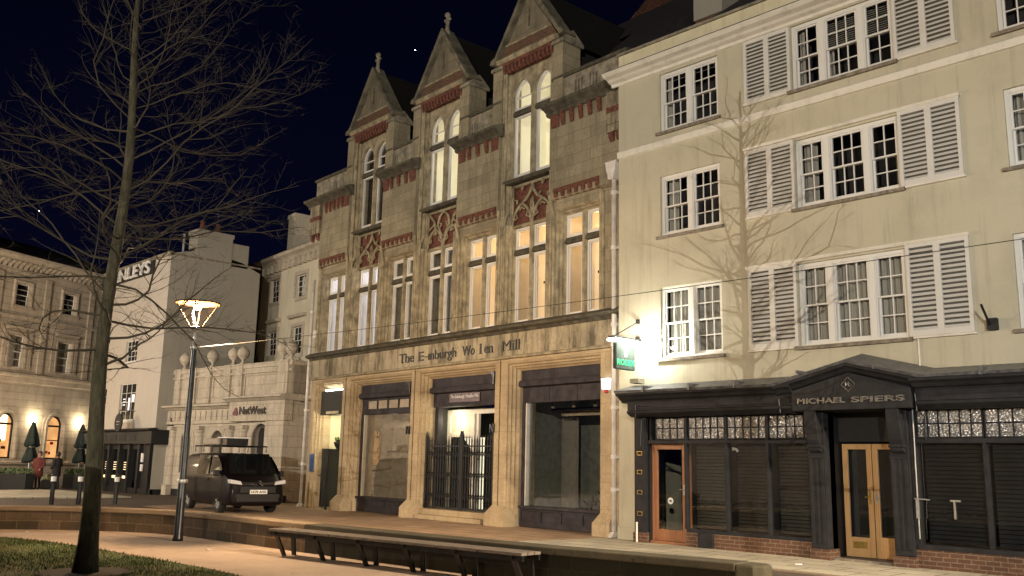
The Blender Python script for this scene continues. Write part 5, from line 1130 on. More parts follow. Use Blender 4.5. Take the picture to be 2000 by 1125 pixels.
# flood lamp bracket at right
fl = empty('wall_floodlight', (-5.56, CY, 4.1)); tag(fl, 'small black unlit floodlight bracket low between the windows of the cream house', 'floodlight'); mb = MB(); mb.box(-5.65, -5.49, CY - .12, CY + .0, 4.06, 4.26); mb.build('box', 'black_paint', fl, (-5.56, CY, 4.1)); mb = MB(); mb.tube([(-5.60, CY - .10, 4.14), (-5.60, CY - .45, 4.45)], .022, 8); mb.build('arm', 'black_paint', fl, (-5.56, CY, 4.1))

# =================================================================== BANK (single storey front with balustrade)
BA = 5.5; BO_ = (-32.5, 19.15, 0)
bk = empty('bank_building', BO_, BA); tag(bk, 'low pale stone bank front with arched doorway and urns, behind the parked van', 'building')
def K(mb, name, mat, parent=None, **k): return mb.build(name, mat, parent or bk, **k)
def archwall(mb, x0, x1, z0, z1, y, ops, rev=.3):
    """ops: (a,b,base,spring)"""
    holes = [(a, b, zb, zs_ + (b - a) / 2 + .02) for a, b, zb, zs_ in ops]
    mb.wall(x0, x1, z0, z1, y, holes)
    for (a, b, zb, zs_), h in zip(ops, holes):
        ar = roundarch(a, b, zs_); mb.spandrel(ar, h[3], y, rev)
        mb.quad((a, y, zb), (a, y, zs_), (a, y + rev, zs_), (a, y + rev, zb)); mb.quad((b, y, zb), (b, y + rev, zb), (b, y + rev, zs_), (b, y, zs_)); mb.quad((a, y, zb), (a, y + rev, zb), (b, y + rev, zb), (b, y, zb))
ops = [(-2.35, -1.15, .25, 2.45), (-5.35, -4.45, 1.0, 2.35), (-7.75, -6.95, 1.0, 2.35)]
mb = MB(); archwall(mb, -10.1, 0, 0, 3.2, 0, ops, .45); mb.quad((0, 0, 0), (0, 3, 0), (0, 3, 5.5), (0, 0, 5.5)); mb.quad((-10.1, 0, 0), (-10.1, 0, 5.5), (-10.1, 3, 5.5), (-10.1, 3, 0)); K(mb, 'wall', 'bank_stone')
mb = MB(); mb.quad((-10, .4, 0), (0, .4, 0), (0, .4, 3.6), (-10, .4, 3.6)); K(mb, 'dark_glazing', 'black_paint')
for a, b, zb, zs_ in ops:
    mb = MB(); ar = roundarch(a, b, zs_); mb.sweep([(a, zb)] + ar + [(b, zb)], [(0, .12), (0, -.05), (.05, -.08), (.12, -.08), (.15, -.04), (.22, -.03), (.22, 0)]); K(mb, 'archivolt', 'bank_stone')
mb = MB(); mb.box(-2.3, -1.2, .25, .30, .25, 2.9); mb.box(-1.78, -1.72, .22, .25, .25, 2.5); K(mb, 'door', 'cloth_dark')
mb = MB(); mb.box(-1.66, -1.40, .21, .24, 1.5, 1.9); K(mb, 'door_notice', 'letter_white')
for x, w_, pr in ((-9.6, .42, .12), (-8.45, .3, .1), (-6.2, .36, .14), (-3.9, .36, .14), (-2.95, .40, .16), (-.62, .62, .22)):
    mb = MB()
    if pr == .22: mb.box(x - w_, x + w_, -pr, .02, 0, 3.2)
    else: mb.lathe(x, -.04, [(w_ * .55, .45), (w_ * .5, .6), (w_ * .48, 2.7), (w_ * .56, 2.75), (w_ * .56, 2.85)], 14); mb.box(x - w_ * .62, x + w_ * .62, -.30, .0, .0, .45); mb.box(x - w_ * .62, x + w_ * .62, -.28, .0, 2.85, 3.0)
    K(mb, 'column', 'bank_stone', bevel=.012)
mb = MB(); mb.box(-10.15, 0, -.04, .1, -.02, .28); mb.box(-1.28, .05, -.26, .1, -.02, .26); K(mb, 'plinth', 'black_paint')
mb = MB(); mb.box(-10.1, -3.4, -.12, .1, 3.1, 3.22); mb.wall(-10.1, -3.6, 3.2, 3.72, -.06)
for k in range(14): mb.box(-9.4 + k * .42, -9.20 + k * .42, -.11, -.06, 3.26, 3.66)
mb.box(-3.75, .10, -.30, .1, 3.15, 3.98); K(mb, 'frieze', 'bank_stone', bevel=.01)
mb = MB(); mb.prism_x([(0, 3.70), (-.16, 3.72), (-.30, 3.82), (-.42, 3.84), (-.42, 3.92), (-.10, 3.98), (0, 3.98)], -10.3, -3.75); mb.prism_x([(0, 3.95), (-.36, 3.96), (-.50, 4.06), (-.60, 4.08), (-.60, 4.16), (-.10, 4.22), (0, 4.22)], -3.9, .2); mb.prism_x([(3, 3.95), (-.36, 3.96), (-.4, 4.1), (-.4, 4.2), (3, 4.2)], 0, .18); K(mb, 'cornice', 'bank_stone')
mb = MB(); mb.wall(-10.1, 0, 3.98, 5.45, .12); mb.box(-10.1, 0, .04, .5, 5.38, 5.58); mb.box(-10.1, 0, .02, .2, 5.15, 5.22)
for x, w_ in ((-9.6, .28), (-8.6, .22), (-7.3, .22), (-6.1, .22), (-4.6, .24), (-3.7, .24), (-.55, .34)): mb.box(x - w_, x + w_, -.04 if x > -2 else .0, .3, 4.0, 5.60); mb.box(x - w_ * .6, x + w_ * .6, -.06 if x > -2 else -.02, .3, 4.2, 5.1)
for a, b in ((-3.3, -1.05), (-5.7, -5.0), (-7.0, -6.4)): mb.sweep([(a, 4.25), (a, 5.05), (b, 5.05), (b, 4.25), (a, 4.25)], [(0, .12), (0, .07), (.05, .07), (.05, .12)])
mb.quad((0, .12, 4), (0, 3, 4), (0, 3, 5.5), (0, .12, 5.5)); mb.box(-.05, .05, .1, 3, 5.38, 5.56); K(mb, 'balustrade', 'bank_stone', bevel=.01)
for x, y in ((-3.75, .2), (-4.45, .2), (-.85, .15), (-.35, .2), (-6.1, .2), (-8.4, .2)):
    mb = MB(); mb.lathe(x, y, [(.12, 5.58), (.10, 5.66), (.05, 5.72), (.07, 5.78), (.20, 5.90), (.26, 6.05), (.24, 6.2), (.14, 6.30), (.06, 6.36), (0, 6.42)], 14); K(mb, 'urn', 'bank_stone', smooth=True)
text('lettering', 'NatWest', .5, 'letter_black', bk, (-2.95, -.32, 3.42), width=1.86, height=.33, ext=.02, bold=.012)['label'] = 'dark lettering beside a dark red emblem'
mb = MB()
for cx, cz in ((-3.32, 3.49), (-3.20, 3.62), (-3.14, 3.48)): mb.prism([(cx + .10 * math.cos(R(a)), cz + .10 * math.sin(R(a))) for a in (90, 150, 210, 270, 330, 30)][::-1], -.34, -.30)
K(mb, 'emblem', 'plate_maroon')
# recessed link to the right
mb = MB(); archwall(mb, 0.0, 3.6, 0, 5.5, .75, [(.75, 1.75, 1.0, 2.3)], .3); K(mb, 'side_wall', 'bank_stone')
mb = MB(); mb.quad((.6, 1.0, .9), (2, 1.0, .9), (2, 1.0, 3), (.6, 1.0, 3)); K(mb, 'side_glazing', 'interior_dark')
mb = MB(); mb.prism_x([(.75, 3.95), (.55, 3.97), (.45, 4.05), (.45, 4.15), (.75, 4.2)], .0, 3.4); mb.box(0, 3.4, .6, .9, 5.38, 5.56); mb.box(0, 3.4, .66, .75, 3.2, 3.4); K(mb, 'side_cornice', 'bank_stone')
mb = MB(); mb.box(-10, 0, .5, 3.2, 3.9, 4.0); mb.box(0, 3.5, .9, 3.2, 3.9, 4.0); K(mb, 'flat_roof', 'lead')

# =================================================================== UPPER HOUSE behind the bank
ub = empty('upper_house', (-30.2, 22.5, 0), -5.7); tag(ub, 'grey stone house with four small sash windows set back above the bank', 'building')
def U(mb, name, mat, parent=None, **k): return mb.build(name, mat, parent or ub, **k)
ow = [(-12.85, -11.72, 9.62, 10.82), (-9.78, -8.62, 9.52, 10.64), (-12.75, -11.60, 6.84, 8.08), (-9.85, -8.72, 6.70, 8.05)]
mb = MB(); mb.wall(-14.4, -5.5, 0, 11.6, 0, ow, .22); mb.quad((-14.4, 0, 0), (-14.4, 0, 11.6), (-14.4, 6, 11.6), (-14.4, 6, 0)); mb.quad((-5.5, 0, 0), (-5.5, 6, 0), (-5.5, 6, 11.6), (-5.5, 0, 11.6)); U(mb, 'wall', 'upper_stone')
for i, (a, b, c, d) in enumerate(ow):
    mb = MB(); mb.sweep([(a, c), (a, d), (b, d), (b, c), (a, c)], [(0, .0), (0, -.05), (.18, -.05), (.18, 0)]); U(mb, 'window_surround', 'bank_stone')
    if i > 1: mb = MB(); mb.prism_x([(0, d + .42), (-.16, d + .46), (-.22, d + .54), (-.20, d + .60), (0, d + .62)], a - .35, b + .35); U(mb, 'window_hood', 'bank_stone')
    mb = MB(); sash(mb, a, b, c, d, 3 if i != 1 else 2, .1); w_ = U(mb, 'window', 'sash_paint'); mb = MB(); mb.quad((a, .16, c), (b, .16, c), (b, .16, d), (a, .16, d)); U(mb, 'glass', 'car_glass', w_)
    if i == 1: mb = MB(); wavy(mb, a + .35, b - .1, c + .1, d - .1, .155, .002); U(mb, 'curtain', 'curtain', w_)
mb = MB(); mb.prism_x([(0, 11.5), (-.10, 11.55), (-.25, 11.7), (-.45, 11.78), (-.5, 11.92), (-.3, 12.05), (0, 12.1)], -14.9, -5.5); U(mb, 'cornice', 'bank_stone')
mb = MB()
for k in range(16): mb.box(-14.4 + k * .55, -14.12 + k * .55, -.22, 0, 11.15, 11.55)
each(mb, 'cornice_bracket', 'bank_stone', ub)
mb = MB(); mb.poly([(-14.9, -.4, 12.0), (-5.5, -.4, 12.0), (-5.5, 4, 14.0), (-13, 4, 14.0)]); mb.poly([(-14.9, -.4, 12), (-13, 4, 14), (-14.9, 6, 12)]); U(mb, 'roof', 'slate')
mb = MB(); mb.box(-13.2, -12.4, .9, 2.2, 12.0, 14.6); mb.box(-13.25, -12.35, .85, 2.25, 14.4, 14.6); U(mb, 'chimney', 'upper_stone')
mb = MB(); mb.tube([(-14.2, -.08, 0), (-14.2, -.08, 11.4)], .07, 8); U(mb, 'drainpipe', 'lead')

# =================================================================== WHITE PUB BUILDING with gable side
pb = empty('pub_building', (-41.5, 17.7, 0), 0); tag(pb, 'pale rendered house with grey gable side, roof letters and black pub shopfront', 'building')
def Q(mb, name, mat, parent=None, **k): return mb.build(name, mat, parent or pb, **k)
po = [(-4.5, -2.6, 3.32, 5.1), (-4.3, -2.9, 6.15, 7.2), (-7.4, -6.2, 3.35, 5.0)]
mb = MB(); mb.wall(-8.3, 0, 2.2, 11.0, 0, po, .15); Q(mb, 'front_wall', 'pale_render')
mb = MB(); mb.poly([(0, 0, 0), (0, 4.6, 0), (0, 4.6, 10.75), (0, 3.6, 11.15), (0, 1.5, 11.45), (0, 0, 11.05)]); mb.poly([(-8.3, 0, 0), (-8.3, 0, 11), (-8.3, 6, 11), (-8.3, 6, 0)]); mb.poly([(0, 4.6, 0), (-8.3, 4.6, 0), (-8.3, 4.6, 11), (0, 4.6, 10.75)]); Q(mb, 'gable_wall', 'grey_render')
mb = MB(); mb.box(-.9, .03, 1.2, 3.0, 10.9, 12.35); mb.box(-.95, .06, 1.15, 3.05, 12.25, 12.45); mb.box(-.8, .0, 3.0, 3.9, 10.9, 12.05); Q(mb, 'chimney', 'grey_render')
mb = MB(); mb.lathe(-.45, 1.6, [(.14, 12.4), (.11, 12.9), (.13, 12.95)], 8); mb.lathe(-.45, 2.4, [(.14, 12.4), (.11, 12.9), (.13, 12.95)], 8); Q(mb, 'chimney_pot', 'terracotta')
mb = MB(); mb.tube([(-1.05, 1.0, 11.0), (-1.05, 1.0, 12.3)], .06, 8); Q(mb, 'vent_stack', 'galvanised')
mb = MB(); mb.box(-.05, .04, -.02, 4.6, 10.98, 11.06); mb.box(-8.3, .04, -.1, .1, 10.95, 11.12); Q(mb, 'coping', 'weathered_stone')
mb = MB(); mb.poly([(-8.3, .1, 11.0), (-.05, .1, 11.0), (-.05, 2.2, 12.0), (-8.3, 2.2, 12.0)]); mb.poly([(-8.3, 4.5, 11.0), (-8.3, 2.2, 12), (-.05, 2.2, 12), (-.05, 4.5, 10.9)]); Q(mb, 'roof', 'slate')
mb = MB(); mb.box(-8.2, -1.7, -.09, -.02, 10.30, 10.98); Q(mb, 'sign_band', 'slate')
text('roof_letters', 'INLEYS', .8, 'letter_white', pb, (-6.05, -.14, 10.36), width=4.0, height=.62, ext=.04, bold=.01)['label'] = 'row of large white letters along the top of the front'
for a, b, c, d in po:
    mb = MB(); sash(mb, a + .05, b - .05, c, d, 3, .05); mb.box(a - .08, b + .08, -.06, .1, c - .1, c); w_ = Q(mb, 'window', 'sash_paint'); mb = MB(); mb.quad((a, .12, c), (b, .12, c), (b, .12, d), (a, .12, d)); Q(mb, 'glass', 'car_glass', w_)
    if d < 5.2:
        mb = MB()
        for k in range(3): mb.box(a + .25, a + .55, .085, .09, c + .75 + k * .14, c + .80 + k * .14)
        if a > -5: mb.box(a + .9, a + 1.1, .085, .09, c + .5, c + 1.1); mb.box(a + 1.3, a + 1.6, .085, .09, c + .9, c + 1.25)
        Q(mb, 'window_lights', 'lit_pub' if a < -5 else 'lit_cool', w_)
mb = MB(); mb.wall(-8.3, -.0, 0, 2.25, .06, [(-5.9, -5.1, .62, 1.98), (-4.85, -3.85, .62, 1.98), (-3.6, -2.75, .62, 1.98), (-2.4, -1.55, .02, 1.98)], .1); mb.box(-8.3, .15, -.22, .06, 2.22, 2.80); mb.prism_x([(.0, 2.78), (-.38, 2.80), (-.42, 2.88), (-.1, 2.94), (0, 2.94)], -8.3, .2)
for x in (-6.05, -5.0, -3.72, -2.56, -1.42, -.25): mb.box(x - .09, x + .09, -.10, .06, .0, 2.8)
mb.box(0.0, .16, -.2, 1.9, 2.2, 2.85); Q(mb, 'pub_front', 'black_paint', bevel=.01)['label'] = 'black painted pub shopfront with small lit windows'
mb = MB(); mb.box(-8.3, .06, -.03, .1, 0, .22); mb.box(0, .06, 0, 4.6, 0, .22); Q(mb, 'plinth', 'black_paint')
mb = MB(); mb.wall(.02, .03, 0, 0, 0)
for x in (-5.5, -4.35, -3.2): mb.box(x - .45, x + .35, -.11, -.10, 2.36, 2.66)
mb = MB()
for x in (-5.4, -4.2, -3.05, -1.9): mb.box(x - .38, x + .38, -.235, -.22, 2.36, 2.68)
each(mb, 'fascia_panel', 'slate', pb)
mb = MB()
for x0, x1 in ((-5.9, -5.1), (-4.85, -3.85), (-3.6, -2.75)):
    mb.quad((x0, .14, .62), (x1, .14, .62), (x1, .14, .74), (x0, .14, .74))
    for k in range(4): mb.box(x0 + .1, x1 - .1, .13, .135, 1.02 + k * .11, 1.05 + k * .11)
Q(mb, 'window_glow', 'lit_pub')
mb = MB(); mb.quad((-8, .16, .5), (-1.4, .16, .5), (-1.4, .16, 2.0), (-8, .16, 2.0)); Q(mb, 'pub_glazing', 'car_glass')
mb = MB(); mb.box(-1.25, -1.05, -.02, .04, 1.4, 1.8); mb.box(-1.25, -1.05, -.02, .04, 1.0, 1.3); Q(mb, 'menu_board', 'letter_white')
ps = empty('round_sign', (-41.5, 17.7, 0)); tag(ps, 'round dark hanging sign on the front of the pub', 'sign'); mb = MB()
n = 24; mb.prism([(-2.45 + .42 * math.cos(6.283 * k / n), 3.18 + .42 * math.sin(6.283 * k / n)) for k in range(n)][::-1], -.75, -.69); mb.build('disc', 'slate', ps); mb = MB(); mb.tube([(-2.45, -.72, 3.6), (-2.45, -.72, 3.75), (-2.45, 0, 3.75)], .02, 6); mb.build('arm', 'black_paint', ps); mb = MB(); mb.box(-2.66, -2.24, -.762, -.75, 3.20, 3.24); mb.box(-2.6, -2.3, -.762, -.75, 3.08, 3.11); mb.build('words', 'letter_metal', ps)
dk = MB(); dk.box(0.0, .5, .55, .85, 3.05, 3.4); dk.tube([(0, .7, 2.9), (.3, .7, 2.9)], .03, 6); o = dk.build('extractor_box', 'black_paint'); o.location = (-41.5, 17.7, 0); tag(o, 'black box fixed low on the grey gable side of the pub', 'extractor')
# dark brick house seen in the gap between gable and upper house
gp = empty('brick_house', (-47, 27, 0)); tag(gp, 'dark brick house glimpsed in the gap behind the grey gable', 'building'); mb = MB(); mb.box(-52, -43.5, 27, 33, 0, 9.5); mb.build('wall', 'red_brick', gp, (-47, 27, 0)); mb = MB(); mb.poly([(-52, 27, 9.5), (-43.5, 27, 9.5), (-43.5, 30, 12), (-52, 30, 12)]); mb.poly([(-43.5, 27, 9.5), (-43.5, 33, 9.5), (-43.5, 30, 12)]); mb.build('roof', 'slate', gp, (-47, 27, 0))
mb = MB(); mb.prism([(-44.9, 8.6), (-44.5, 8.6), (-44.7, 9.0)], 26.8, 26.9); mb.build('lamp_shade', 'letter_white', gp, (-47, 27, 0))

# =================================================================== HOTEL (Italianate)
HA = 115; hq = Vector((-53, 18.2, 0))
ho = empty('hotel_building', tuple(hq), HA); tag(ho, 'warm lit italianate stone hotel with arched ground windows and bracketed cornice at the left edge', 'building')
def Hh(mb, name, mat, parent=None, **k): return mb.build(name, mat, parent or ho, **k)
pitch = 3.0; cols = [-13.3, -10.3, -7.3, -4.35, -1.35, 1.65]
L0, L1 = -15.5, 2.35 + .8
up3 = [(c - .42, c + .42, 9.1, 10.25) for c in cols]; up2 = [(c - .45, c + .45, 5.95, 7.6) for c in cols]
ar_ = [(c - .52, c + .52, 1.42, 3.15) for c in cols]
mb = MB(); mb.wall(L0, L1, 5.5, 10.9, 0, up3 + up2, .25); archwall(mb, L0, L1, 0, 5.5, 0, ar_, .3); mb.quad((L1, 0, 0), (L1, 8, 0), (L1, 8, 11.7), (L1, 0, 11.7)); Hh(mb, 'wall', 'hotel_stone')
mb = MB(); mb.quad((L0, .6, 0), (L1, .6, 0), (L1, .6, 5), (L0, .6, 5)); Hh(mb, 'lit_room', 'lit_hotel')
for i, (a, b, c, d) in enumerate(ar_):
    A = roundarch(a, b, d); mb = MB(); mb.sweep([(a, c)] + A + [(b, c)], [(0, .1), (0, -.05), (.06, -.09), (.16, -.09), (.22, -.04), (.34, -.03), (.34, 0)]); Hh(mb, 'archivolt', 'hotel_stone')
    mb = MB(); mb.sweep([(a, c)] + A + [(b, c)], [(0, .26), (0, .18), (-.07, .18), (-.07, .26)]); mb.box(a, b, .18, .24, d - .06, d + .04); mb.box(a + .07, b - .07, .18, .24, c, c + .08); mb.box(a + .07, b - .07, .18, .22, c + .95, c + 1.0) if i == 4 else None; w_ = Hh(mb, 'arched_window', 'dark_paint')
    mb = MB(); mb.quad((a + .05, .55, c + .9), (b - .05, .55, c + .9), (b - .05, .55, 3.6), (a + .05, .55, 3.6)); Hh(mb, 'glow', 'lit_hotel_bright' if i % 2 else 'lit_hotel', w_)
    mb = MB(); rg = random.Random(i)
    for k in range(9): x = rg.uniform(a + .12, b - .12); z = c + .1 + rg.uniform(0, .9); mb.box(x - .05, x + .05, .45, .5, z - .06, z + .08)
    Hh(mb, 'display', 'cloth_red' if i % 2 else 'alarm_red', w_)
for op in up3 + up2:
    a, b, c, d = op; mb = MB(); mb.sweep([(a, c), (a, d), (b, d), (b, c)], [(0, 0), (0, -.06), (.08, -.08), (.14, -.08), (.2, 0)]); 
    if d < 8: mb.prism_x([(0, d + .25), (-.2, d + .3), (-.28, d + .4), (0, d + .48)], a - .3, b + .3); mb.box(a - .42, a - .22, -.08, 0, c, d + .2); mb.box(b + .22, b + .42, -.08, 0, c, d + .2)
    else: mb.box(a - .2, b + .2, -.12, 0, c - .12, c)
    Hh(mb, 'window_surround', 'hotel_stone')
    mb = MB(); sash(mb, a, b, c, d, 1, .12); w_ = Hh(mb, 'window', 'sash_paint'); mb = MB(); mb.quad((a, .2, c), (b, .2, c), (b, .2, d), (a, .2, d)); Hh(mb, 'glass', 'car_glass' if d > 8 else 'shop_glass', w_)
mb = MB(); mb.quad((L0, .5, 5.6), (L1, .5, 5.6), (L1, .5, 8), (L0, .5, 8)); Hh(mb, 'curtains', 'curtain')
mb = MB()
for c in cols: mb.box(c + pitch / 2 - .17, c + pitch / 2 + .17, -.09, 0, 5.75, 10.7)
each(mb, 'pilaster', 'hotel_stone', ho)
mb = MB(); mb.prism_x([(0, 5.2), (-.12, 5.25), (-.15, 5.45), (-.3, 5.55), (-.3, 5.66), (0, 5.74)], L0, L1 + .1); mb.prism_x([(0, 1.12), (-.10, 1.14), (-.12, 1.26), (0, 1.30)], L0, L1 + .05); mb.prism_x([(0, 8.45), (-.1, 8.5), (-.1, 8.6), (0, 8.65)], L0, L1); mb.box(L0, L1 + .04, -.06, 0, 0, .5)
for z in [1.55 + .33 * k for k in range(8)]: mb.wall(L0, L0, z, z, 0)
Hh(mb, 'string_course', 'hotel_stone')
mb = MB(); mb.prism_x([(0, 10.75), (-.06, 10.8), (-.08, 10.98), (0, 11.0)], L0, L1); mb.prism_x([(0, 11.30), (-.55, 11.32), (-.60, 11.40), (-.72, 11.48), (-.74, 11.60), (-.3, 11.72), (0, 11.75)], L0, L1 + .6); Hh(mb, 'cornice', 'hotel_stone')
mb = MB(); n = int((L1 - L0) / .32)
for k in range(n): x = L0 + .1 + k * .32; mb.prism_x([(0, 10.98), (-.12, 10.98), (-.2, 11.12), (-.42, 11.22), (-.46, 11.30), (0, 11.30)], x, x + .16)
each(mb, 'cornice_bracket', 'hotel_stone', ho)
mb = MB(); mb.poly([(L0, -.2, 11.75), (L1 + .4, -.2, 11.75), (L1 - 1, 4, 13.4), (L0, 4, 13.4)]); Hh(mb, 'roof', 'slate')
mb = MB(); mb.box(-6.8, -5.35, 1.6, 3.0, 12.2, 15.9); mb.box(-6.95, -5.2, 1.5, 3.1, 15.5, 15.75); mb.box(-6.9, -5.25, 1.5, 3.1, 12.2, 12.6); Hh(mb, 'chimney', 'hotel_stone')
for s_ in (-8.8, -5.8, -2.85, .15):
    mb = MB(); mb.lathe(s_, -.12, [(.07, 3.3), (.07, 3.55)], 8); mb.build('wall_lamp', 'bulb', ho)
    o = lamp('wall_light', (0, 0, 0), 55, (1, .84, .58), .05, ho); o.location = (s_, -.32, 3.42)
lamp('hotel_wash', (-46.5, 10.5, 4.2), 700, (1, .74, .50), .2)
sl5 = copy_tree(sl); sl5.location = (-37, 2.2, 0); sl5.scale = (1.3, 1.3, 1.3); sl5['label'] = 'added street lamp that brightens the bank side, outside the frame on the left'  # added lamp to brighten the bank and the houses around it
for c in sl5.children:
    if c.type == 'LIGHT': c.data = c.data.copy(); c.data.color = (1, .84, .66); c.data.energy = 7500

# parasols
def parasol(pos, label):
    X, Y = pos; o = (X, Y, 0); e = empty('closed_parasol', o); tag(e, label, 'parasol', 'closed parasols outside the hotel')
    mb = MB(); prof = [(0, 3.25), (.07, 3.15), (.17, 2.8), (.28, 2.3), (.33, 2.1), (.22, 2.02), (.16, 1.98), (.24, 1.7), (.36, 1.35), (.30, 1.28), (.1, 1.4)]
    base = len(mb.v); n = 20
    for r, z in prof:
        for j in range(n): a = 6.283 * j / n; rr = r * (1 + .22 * math.cos(a * 5)); mb.v.append((X + rr * math.cos(a), Y + rr * math.sin(a), z + .05 * math.cos(a * 3) * (z < 1.5 or 2 < z < 2.2)))
    for k in range(len(prof) - 1):
        for j in range(n): a = base + k * n + j; b = base + k * n + (j + 1) % n; mb.f.append((a, b, b + n, a + n))
    mb.build('canopy', 'fabric_dark', e, o, smooth=True)
    mb = MB(); mb.lathe(X, Y, [(.2, 1.97), (.21, 2.0), (.2, 2.03)], 14); mb.build('tie', 'letter_metal', e, o)
    mb = MB(); mb.tube([(X, Y, 0), (X, Y, 3.3)], .03, 8); mb.build('pole', 'galvanised', e, o); mb = MB(); mb.lathe(X, Y, [(.0, .12), (.3, .1), (.32, 0)], 12); mb.build('base', 'black_paint', e, o)
def hs(s_, out): a = R(HA); return (hq.x + math.cos(a) * s_ + math.sin(a) * out, hq.y + math.sin(a) * s_ - math.cos(a) * out)
parasol(hs(-5.0, 2.5), 'dark green closed parasol nearest the left edge, behind the two people'); parasol(hs(-1.95, 2.5), 'dark green closed parasol half hidden behind the tree trunk')
def planter(pos, w_, h, mat, kind, label):
    X, Y = pos; o = (X, Y, 0); e = empty('planter', o, 25); tag(e, label, 'planter', 'planters outside the hotel')
    mb = MB(); mb.box(-w_, w_, -.25, .25, 0, h); mb.build('box', 'planter_black', e, bevel=.02)
    mb = MB(); rg = random.Random(int(w_ * 99))
    for k in range(420): x = rg.uniform(-w_, w_); y = rg.uniform(-.28, .28); z = h + rg.uniform(-.03, .24) ; s_ = .035; a = rg.uniform(0, 3.14); mb.quad((x - s_ * math.cos(a), y - s_ * math.sin(a), z - s_), (x + s_ * math.cos(a), y + s_ * math.sin(a), z - s_), (x + s_ * math.cos(a), y + s_ * math.sin(a), z + s_), (x - s_ * math.cos(a), y - s_ * math.sin(a), z + s_))
    mb.build('foliage', mat, e)['kind'] = 'stuff'
planter(hs(-2.2, 2.9), .85, .72, 'foliage', 0, 'long black planter with a low dark hedge beside the tree trunk'); planter(hs(-3.75, 2.6), .32, .45, 'flower', 1, 'small black planter with pale flowers right of the two people'); planter(hs(-6.1, 2.9), 1.0, .75, 'foliage', 0, 'long dark planter at the left edge behind the two people')
# people
def person(pos, rz, coat, label, lean=0):
    X, Y = pos; e = empty('person', (X, Y, 0), rz); tag(e, label, 'person', None)
    V = dict(pel=(0, 0, .93), ch=(0, .01, 1.32), nk=(0, .0, 1.50), hd=(0, -.02, 1.62), top=(0, -.01, 1.74), lh=(.10, 0, .88), lk=(.11, -.02 - lean, .50), lf=(.12, .03, .07), lt=(.12, -.14, .03), rh=(-.10, 0, .88), rk=(-.10, .03 - lean, .50), rf=(-.11, .10, .07), rt=(-.11, -.08, .03),
             ls=(.19, .0, 1.42), le=(.25, .03, 1.15), lw=(.20, -.14, .98), rs=(-.19, 0, 1.42), re=(-.25, .03, 1.15), rw=(-.18, -.15, 1.0))
    rad = dict(pel=.17, ch=.18, nk=.065, hd=.10, top=.07, lh=.10, lk=.065, lf=.05, lt=.035, rh=.10, rk=.065, rf=.05, rt=.035, ls=.085, le=.06, lw=.04, rs=.085, re=.06, rw=.04)
    E_ = [('pel', 'ch'), ('ch', 'nk'), ('nk', 'hd'), ('hd', 'top'), ('pel', 'lh'), ('lh', 'lk'), ('lk', 'lf'), ('lf', 'lt'), ('pel', 'rh'), ('rh', 'rk'), ('rk', 'rf'), ('rf', 'rt'), ('ch', 'ls'), ('ls', 'le'), ('le', 'lw'), ('ch', 'rs'), ('rs', 're'), ('re', 'rw')]
    for s_, w_ in ((1, 'lw'), (-1, 'rw')):
        for k in range(5):
            a = 'f%s%d' % (w_, k); b = 'g%s%d' % (w_, k); x, y, z = V[w_]; V[a] = (x + s_ * .01 + (k - 2) * .017, y - .05, z - .03 + (.02 if k == 4 else 0)); V[b] = (V[a][0] - s_ * .008, y - .09 - (.01 if k == 2 else 0), z - .075 + (.03 if k == 4 else 0)); rad[a] = .010; rad[b] = .008; E_ += [(w_, a), (a, b)]
    names = list(V); me = bpy.data.meshes.new('body'); me.from_pydata([V[n_] for n_ in names], [(names.index(a), names.index(b)) for a, b in E_], []); me.update()
    o = bpy.data.objects.new('body', me); sc.collection.objects.link(o); o.parent = e
    m_s = o.modifiers.new('s', 'SKIN')
    for i, n_ in enumerate(names): me.skin_vertices[0].data[i].radius = (rad[n_], rad[n_] * (.78 if n_ in ('pel', 'ch') else 1)); me.skin_vertices[0].data[i].use_root = (n_ == 'pel')
    ss = o.modifiers.new('u', 'SUBSURF'); ss.levels = 2; ss.render_levels = 2; me.materials.append(MATS['skin'])
    dg = bpy.context.evaluated_depsgraph_get(); me2 = bpy.data.meshes.new_from_object(o.evaluated_get(dg)); o.modifiers.clear(); o.data = me2
    me2.materials.clear(); me2.materials.append(MATS['skin']); me2.materials.append(MATS['cloth_dark'])
    for p_ in me2.polygons:
        z = p_.center.z; p_.use_smooth = True; p_.material_index = 0 if z > 1.49 or (abs(p_.center.x) > .13 and z < .97 and z > .8 and p_.center.y < -.1) else 1
    c = MB(); base = 0; prof = [(.235, .62), (.235, .80), (.215, .98), (.225, 1.15), (.235, 1.32), (.19, 1.45), (.09, 1.52)]
    n = 16
    for r, z in prof:
        for j in range(n): a = 6.283 * j / n; c.v.append((r * math.cos(a) * 1.02, r * math.sin(a) * .74, z))
    for k in range(len(prof) - 1):
        for j in range(n): a = k * n + j; b = k * n + (j + 1) % n; c.f.append((a, b, b + n, a + n))
    for s_ in (1, -1): c.tube([(s_ * .19, 0, 1.43), (s_ * .25, .03, 1.15), (s_ * .20, -.12, 1.0)], [.095, .075, .058], 10)
    c.build('coat', coat, e, smooth=True)
    h_ = MB(); h_.lathe(0, .01, [(.0, 1.80), (.07, 1.785), (.112, 1.73), (.118, 1.66), (.10, 1.60), (.07, 1.56)], 14, 0, 360); hh = h_.build('hair', 'hair', e, smooth=True)
    for v_ in hh.data.vertices:
        if v_.co.y < -.03 and v_.co.z < 1.72: v_.co.y = -.03
    fc = MB(); fc.tube([(0, -.105, 1.665), (0, -.135, 1.635)], [.010, .016], 6)
    for s_ in (1, -1): fc.tube([(s_ * .035, -.10, 1.67), (s_ * .035, -.108, 1.67)], .010, 6); fc.tube([(s_ * .105, 0, 1.66), (s_ * .115, .01, 1.64)], .022, 6)
    fc.tube([(-.025, -.102, 1.60), (.025, -.102, 1.60)], .006, 5); fc.build('face', 'skin', e, smooth=True)
    return e
